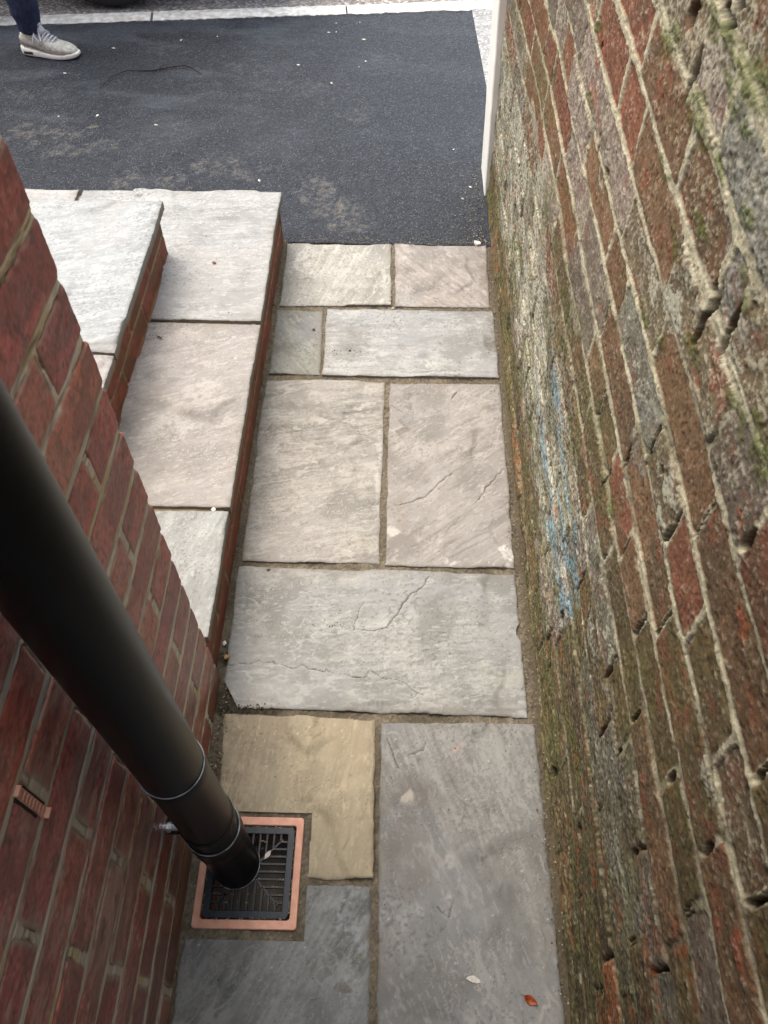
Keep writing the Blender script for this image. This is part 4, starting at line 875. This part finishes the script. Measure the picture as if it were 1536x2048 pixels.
def build_grit():
    bm = bmesh.new(); rr_ = random.Random(77)
    def one(x, y, z, r):
        bmesh.ops.create_icosphere(bm, subdivisions=1, radius=r, matrix=Matrix.Translation((x, y, z)) @ Matrix.Rotation(rr_.uniform(0, 3), 4, 'Z') @ Matrix.Diagonal((rr_.uniform(.6, 1.5), 1, .6, 1)))
    for k in range(240):    # where the tarmac meets wall and slabs
        t = rr_.random() ** 2; one(.30 - abs(rr_.gauss(0, .05)), 2.15 + t * .5, .002, rr_.uniform(.0008, .003))
    for k in range(260): one(rr_.uniform(-.33, .29), 2.14 + abs(rr_.gauss(0, .02)), .002, rr_.uniform(.0007, .002))
    for k in range(520): one(.297 + rr_.gauss(0, .010), rr_.uniform(0, 2.13), .004, rr_.uniform(.0006, .0019))
    for k in range(500): one(.305 - abs(rr_.gauss(0, .022)), rr_.uniform(1.5, 2.13), .0022, rr_.uniform(.0005, .0012))
    for k in range(260): one(-.338 + rr_.gauss(0, .004), rr_.uniform(.7, 2.13), .003, rr_.uniform(.0006, .0018))
    for k in range(160): one(-.325 + rr_.gauss(0, .006), rr_.uniform(.39, .66), .001, rr_.uniform(.0006, .0020))
    for k in range(60): one(rr_.uniform(-.60, -.35), rr_.uniform(.7, 2.1), .1645, rr_.uniform(.0006, .0016))
    o = bm_obj("grit", bm, mat_noise("mixed_grit", (.05, .04, .028), (.36, .31, .23), 160, .9, .2, detail=1), None, False); o["kind"] = "stuff"; tag(o, "loose sandy grit along the joints and the foot of the walls", "grit")
    bm = bmesh.new()
    for k in range(330):
        x = rr_.uniform(-.31, .28); y = rr_.uniform(.05, 2.1)
        if -.33 < x < -.13 and .18 < y < .4: continue
        one(x, y, .0018, rr_.uniform(.0004, .0013))
    for k in range(16): one(-.13 + rr_.gauss(0, .022), 1.635 + rr_.gauss(0, .008), .002, rr_.uniform(.0006, .0019))
    one(-.115, 1.642, .002, .0042)
    for k in range(25): one(-.11 + rr_.gauss(0, .03), .785 + rr_.gauss(0, .006), .002, rr_.uniform(.0005, .0014))
    for k in range(90): one(-.29 + rr_.gauss(0, .025), .592 + rr_.gauss(0, .006), .001, rr_.uniform(.0008, .0026))
    o = bm_obj("soil_crumbs", bm, mat_noise("dark_soil", (.02, .016, .012), (.07, .055, .04), 160, .95, .2), None, False); o["kind"] = "stuff"; tag(o, "tiny dark soil crumbs dusted over the path slabs", "soil")
build_grit()

# ================================================================== person standing at the far left
def skin(name, pts, edges, mat, parent=None, sub=2, root=0):
    me = bpy.data.meshes.new(name); me.from_pydata([p[:3] for p in pts], edges, [])
    o = link(name, me, mat, parent)
    o.modifiers.new("skin", 'SKIN'); sv = me.skin_vertices[0].data if me.skin_vertices else None
    if sv is None:
        bm = bmesh.new(); bm.from_mesh(me); bm.verts.layers.skin.verify(); bm.to_mesh(me); bm.free(); sv = me.skin_vertices[0].data
    for i, p in enumerate(pts):
        r = p[3]; sv[i].radius = (r, r) if not isinstance(r, tuple) else r
        sv[i].use_root = (i == root)
    s = o.modifiers.new("sub", 'SUBSURF'); s.levels = sub; s.render_levels = sub
    return o
def build_person():
    # local frame: +X is where the toes point, feet at z = 0; visible foot is the right one
    root = empty("person", (-1.478, 3.395, 0), rad(-9)); root.scale = (.88, .88, .9); tag(root, "person in navy trousers and worn pale grey trainers standing on the tarmac", "person")
    SK = mat_noise("skin_tone", (.42, .24, .17), (.50, .30, .22), 40, .5, .1)
    NV = mat_noise("navy_denim", (.012, .020, .052), (.026, .038, .085), 60, .85, .3)
    JM = mat_noise("grey_jumper", (.10, .10, .11), (.16, .16, .17), 80, .9, .5)
    HR = mat_noise("brown_hair", (.03, .02, .012), (.07, .045, .025), 90, .7, .6)
    yl = .22                                                     # other foot stands behind, out of the picture
    # body, one continuous skin
    B = [(-.03, .11, .93, .12), (0, .11, 1.10, .115), (.0, .11, 1.32, .135), (.0, .11, 1.46, .07), (.015, .11, 1.54, .052), (.03, .11, 1.62, .075), (.035, .11, 1.70, .085), (.03, .11, 1.765, .055),
         (0, .0, .90, .085), (.02, -.002, .50, .058), (.0, 0, .28, .05), (-.012, 0, .11, .028), (.06, 0, .042, .018),
         (-.04, .22, .90, .085), (-.26, .24, .50, .058), (-.44, .255, .28, .05), (-.52, .26, .11, .036), (-.43, .26, .055, .03),
         (0, -.07, 1.42, .052), (-.02, -.12, 1.15, .04), (.06, -.13, .93, .03), (.085, -.12, .86, .028),
         (0, .29, 1.42, .052), (-.04, .34, 1.15, .04), (.04, .35, .93, .03), (.065, .34, .86, .028)]
    E = [(0, 1), (1, 2), (2, 3), (3, 4), (4, 5), (5, 6), (6, 7), (0, 8), (8, 9), (9, 10), (10, 11), (11, 12), (0, 13), (13, 14), (14, 15), (15, 16), (16, 17), (2, 18), (18, 19), (19, 20), (20, 21), (2, 22), (22, 23), (23, 24), (24, 25)]
    for (hx, hy, s) in ((.085, -.12, -1), (.065, .34, 1)):          # hands: five curled fingers
        base = 21 if s < 0 else 25
        for k in range(4):
            i = len(B); fx = hx + .018 - .013 * k; ln = (.034, .038, .036, .029)[k]
            B += [(fx + .004, hy, .815, .009), (fx + .008, hy - s * .012, .815 - ln * .8, .008), (fx + .004, hy - s * .026, .815 - ln * 1.2, .007)]
            E += [(base, i), (i, i + 1), (i + 1, i + 2)]
        i = len(B); B += [(hx + .036, hy - s * .012, .85, .010), (hx + .046, hy - s * .022, .815, .008)]; E += [(base, i), (i, i + 1)]
    skin("body", B, E, SK, root)
    # trousers, bunched at the ankle over the visible shoe
    T = [(-.03, .11, .97, .135), (0, .0, .88, .105), (.022, -.002, .52, .077), (.004, 0, .34, .071), (-.004, 0, .235, .073), (.010, -.002, .205, .066), (-.006, .002, .180, .073), (.006, 0, .150, .060), (-.004, 0, .118, .056), (-.008, 0, .086, .051),
         (-.04, .22, .88, .105), (-.25, .24, .52, .077), (-.42, .255, .32, .070), (-.47, .26, .22, .071), (-.475, .26, .195, .064), (-.50, .26, .165, .068), (-.515, .26, .12, .055), (-.52, .26, .09, .051)]
    skin("trousers", T, [(0, 1)] + [(k, k + 1) for k in range(1, 9)] + [(0, 10)] + [(k, k + 1) for k in range(10, 17)], NV, root)
    J = [(-.02, .11, .98, .142), (0, .11, 1.15, .138), (0, .11, 1.34, .152), (0, .11, 1.475, .075), (0, -.075, 1.42, .068), (-.02, -.125, 1.15, .055), (.05, -.132, .96, .044), (0, .295, 1.42, .068), (-.04, .345, 1.15, .055), (.03, .352, .96, .044)]
    skin("jumper", J, [(0, 1), (1, 2), (2, 3), (2, 4), (4, 5), (5, 6), (2, 7), (7, 8), (8, 9)], JM, root)
    bm = bmesh.new(); bmesh.ops.create_uvsphere(bm, u_segments=24, v_segments=16, radius=1, matrix=Matrix.Translation((.015, .11, 1.725)) @ Matrix.Diagonal((.105, .09, .098, 1)))
    bmesh.ops.delete(bm, geom=[v for v in bm.verts if v.co.z < 1.70 and v.co.x > -.01 or v.co.z < 1.655 or (v.co.x > .085 and v.co.z < 1.755)], context='VERTS')
    bm_obj("hair", bm, HR, root)
    def blob_(nm, c_, d_, m_):
        bm = bmesh.new(); bmesh.ops.create_icosphere(bm, subdivisions=2, radius=1, matrix=Matrix.Translation(c_) @ Matrix.Diagonal((*d_, 1))); return bm_obj(nm, bm, m_, root)
    EY = mat_noise("eye_white", (.6, .6, .58), (.7, .7, .68), 10, .3, 0)
    for sy in (-1, 1):
        blob_("eye", (.103, .11 + sy * .032, 1.678), (.010, .013, .008), EY); blob_("ear", (.03, .11 + sy * .086, 1.665), (.018, .008, .03), SK)
    blob_("nose", (.122, .11, 1.65), (.018, .013, .024), SK); blob_("mouth", (.104, .11, 1.61), (.010, .026, .006), mat_noise("lips", (.35, .14, .11), (.42, .18, .14), 40, .5, .1))
    UP = mat_noise("worn_grey_mesh", (.42, .41, .34), (.66, .65, .56), 70, .9, .5); SUE = mat_noise("brown_grey_suede", (.22, .195, .16), (.33, .30, .26), 90, .95, .4)
    SO = mat_noise("off_white_foam", (.80, .79, .68), (.92, .91, .82), 60, .7, .2); LC = mat_noise("grey_lace", (.55, .58, .60), (.75, .78, .8), 200, .9, .3)
    def loft(st, m_, nm, par, nseg=20, flat=.0):
        bm = bmesh.new(); rows = []
        for (x, yc, hw, zb, zt, pw) in st:
            row = []
            for k in range(nseg):
                a = 2 * math.pi * k / nseg; c, s = math.cos(a), math.sin(a)
                yy = yc + hw * abs(c) ** pw * (1 if c > 0 else -1); zz = (zb + zt) / 2 + (zt - zb) / 2 * abs(s) ** pw * (1 if s > 0 else -1)
                row.append(bm.verts.new((x, yy, zz)))
            rows.append(row)
        for a, b in zip(rows, rows[1:]):
            for k in range(nseg): bm.faces.new((a[k], a[(k + 1) % nseg], b[(k + 1) % nseg], b[k]))
        bm.faces.new(rows[0][::-1]); bm.faces.new(rows[-1]); bmesh.ops.recalc_face_normals(bm, faces=bm.faces)
        o = bm_obj(nm, bm, m_, par); s_ = o.modifiers.new("s", 'SUBSURF'); s_.levels = 1; s_.render_levels = 1; return o
    def shoe(ox, oy):
        sh = loft([(-.062, 0, .020, .030, .078, .8), (-.056, 0, .029, .022, .094, .8), (-.035, 0, .033, .020, .100, .8), (0, 0, .035, .020, .100, .8), (.03, -.001, .037, .018, .095, .8), (.06, -.002, .040, .018, .084, .85), (.09, -.003, .043, .016, .071, .85), (.12, -.003, .045, .015, .062, .8), (.15, -.001, .043, .015, .056, .75), (.175, .002, .036, .015, .046, .75), (.19, .004, .024, .017, .036, .8), (.196, .005, .012, .02, .03, .9)], UP, "shoe", root)
        sh.location = (ox, oy, 0)
        loft([(-.070, 0, .022, .006, .040, .5), (-.062, 0, .034, .001, .042, .45), (-.03, 0, .038, 0, .036, .4), (.02, -.001, .040, 0, .030, .4), (.06, -.002, .044, 0, .026, .4), (.10, -.003, .048, 0, .024, .4), (.14, -.002, .048, .0, .024, .42), (.175, .002, .041, .002, .026, .45), (.198, .005, .026, .006, .026, .5), (.206, .006, .012, .012, .022, .6)], SO, "sole", sh)
        loft([(-.066, 0, .016, .050, .085, .8), (-.058, 0, .0315, .038, .080, .8), (-.03, 0, .036, .036, .070, .8), (.0, 0, .038, .034, .064, .8), (.03, -.001, .0395, .026, .055, .85), (.06, -.002, .0425, .022, .045, .85), (.10, -.003, .0462, .020, .034, .85), (.14, -.002, .0462, .019, .029, .85), (.17, .001, .0395, .018, .028, .85)], SUE, "suede_panel", sh)
        DW = mat_noise("dark_window", (.03, .028, .025), (.06, .05, .045), 60, .3)
        for ya, yb in ((-.0425, -.0372), (.0372, .0425)):
            bm = bmesh.new(); add_box(bm, -.048, -.004, ya, yb, .013, .024, .002); bm_obj("air_window", bm, DW, sh, False)
        bm = bmesh.new()
        add_tube(bm, [(.055, 0, .090), (.040, 0, .106), (.030, 0, .122), (.024, 0, .134)], [.020, .022, .021, .014], 10)
        for k in range(6):
            x = .034 + k * .014; zt = .104 - k * .0062; add_tube(bm, [(x - .004, -.030, zt - .016), (x, -.016, zt - .002), (x + .005, 0, zt + .003), (x, .016, zt - .002), (x - .004, .030, zt - .014)], .0036, 6)
        for s in (-1, 1):
            add_tube(bm, [(.028, 0, .104), (.022, s * .02, .112), (.030, s * .040, .096), (.050, s * .050, .070), (.060, s * .044, .078), (.040, s * .012, .112)], .0034, 6)
            add_tube(bm, [(.026, 0, .104), (.030, s * .030, .108), (.024, s * .048, .080), (.020, s * .050, .050)], .0034, 6)
        add_tube(bm, [(.03, -.016, .110), (.050, -.014, .130), (.062, -.010, .136)], .0042, 6)
        bm_obj("laces", bm, LC, sh)
    shoe(.0, 0); shoe(-.52, .26)
build_person()

# ================================================================== parked car, only a tyre reaches into the picture
def build_car():
    root = empty("parked_car", (-1.262, 3.825, 0), rad(3)); tag(root, "parked car on the old concrete beyond the kerb, only its black tyre showing", "car")
    PA = mat_noise("dark_blue_car_paint", (.02, .03, .05), (.024, .035, .058), 3, .25, .0, coat=.8); GL = mat_noise("car_glass", (.01, .012, .012), (.015, .018, .018), 3, .05, 0)
    TY_ = mat_noise("tyre_rubber", (.010, .010, .011), (.022, .022, .023), 60, .75, .4); AL = mat_noise("alloy", (.45, .46, .48), (.6, .6, .62), 20, .3, .05, metal=.9)
    def prof(pts, y0, y1, m_, nm, bev=.05, inset=None):
        bm = bmesh.new(); a = [bm.verts.new((x, y0, z)) for x, z in pts]; b = [bm.verts.new((x, y1, z)) for x, z in pts]
        if inset:
            for v in a + b:
                k = max(0, (v.co.z - inset[0])) * inset[1]; v.co.y += k if v.co.y == y0 else -k
        n = len(pts); bm.faces.new(a); bm.faces.new(b[::-1])
        for k in range(n): bm.faces.new((a[k], b[k], b[(k + 1) % n], a[(k + 1) % n]))
        bmesh.ops.recalc_face_normals(bm, faces=bm.faces); bmesh.ops.bevel(bm, geom=bm.edges[:], offset=bev, segments=3, affect='EDGES', clamp_overlap=True)
        return bm_obj(nm, bm, m_, root, True, 40)
    def arch(cx, n=9, r=.36): return [(cx + r * math.cos(a), .31 + r * math.sin(a)) for a in [math.pi - math.pi * k / (n - 1) for k in range(n)]]
    P = [(.72, .24)] + [] ; P = [(.80, .30), (.80, .62), (.70, .78), (-.10, .92), (-3.1, .95), (-3.32, .80), (-3.34, .30)] + [(x, z) for x, z in arch(-2.55)][0:0]
    low = [(-3.34, .26)] + [(x, z) for x, z in arch(-2.55)] + [(x, z) for x, z in arch(0)] + [(.80, .26)]
    prof(low + [(.80, .62), (.68, .80), (-.10, .94), (-3.15, .96), (-3.34, .82)], .02, 1.72, PA, "body", .03)
    prof([(-.25, .93), (-.95, 1.42), (-2.3, 1.46), (-3.1, .95)], .08, 1.66, GL, "cabin", .04, (.93, .22))
    prof([(-.92, 1.405), (-1.0, 1.455), (-2.25, 1.49), (-2.35, 1.44)], .17, 1.57, PA, "roof", .012)
    for nm, x, y in (("headlight", .74, .30), ("headlight", .74, 1.44)):
        bm = bmesh.new(); bmesh.ops.create_uvsphere(bm, u_segments=16, v_segments=10, radius=1, matrix=Matrix.Translation((x, y, .66)) @ Matrix.Diagonal((.09, .16, .07, 1))); bm_obj(nm, bm, AL, root)
    for (x, y, s) in ((0, .0, 1), (-2.55, .0, 1), (0, 1.54, -1), (-2.55, 1.54, -1)):
        bm = bmesh.new(); n = 72; prf = [(.20, 0.03), (.24, .004), (.285, 0), (.303, .012), (.31, .035), (.311, .10), (.31, .165), (.303, .188), (.285, .2), (.20, .17)]
        rows = [[bm.verts.new((x + r * math.cos(2 * math.pi * k / n), y + q, .310 + r * math.sin(2 * math.pi * k / n))) for r, q in prf] for k in range(n)]
        for k in range(n):
            a, b = rows[k], rows[(k + 1) % n]
            for j in range(len(prf)): bm.faces.new((a[j], a[(j + 1) % len(prf)], b[(j + 1) % len(prf)], b[j]))
        bmesh.ops.recalc_face_normals(bm, faces=bm.faces)
        w_ = bm_obj("tyre", bm, TY_, root, True, 40)
        bm = bmesh.new()
        bmesh.ops.create_cone(bm, cap_ends=True, segments=40, radius1=.055, radius2=.055, depth=.05, matrix=Matrix.Translation((x, y + .05 if s > 0 else y + .15, .31)) @ Matrix.Rotation(rad(90), 4, 'X'))
        for k in range(5):
            a = rad(72 * k + 90); c, s2 = math.cos(a), math.sin(a)
            r = bmesh.ops.create_cube(bm, size=1, matrix=Matrix.Translation((x + .12 * c, (y + .04) if s > 0 else (y + .16), .31 + .12 * s2)) @ Matrix.Rotation(-a, 4, 'Y') @ Matrix.Diagonal((.18, .03, .045, 1)))
        bmesh.ops.create_cone(bm, cap_ends=True, segments=40, radius1=.198, radius2=.198, depth=.02, matrix=Matrix.Translation((x, y + .10, .31)) @ Matrix.Rotation(rad(90), 4, 'X'))
        bm_obj("rim", bm, AL, w_, False)
build_car()
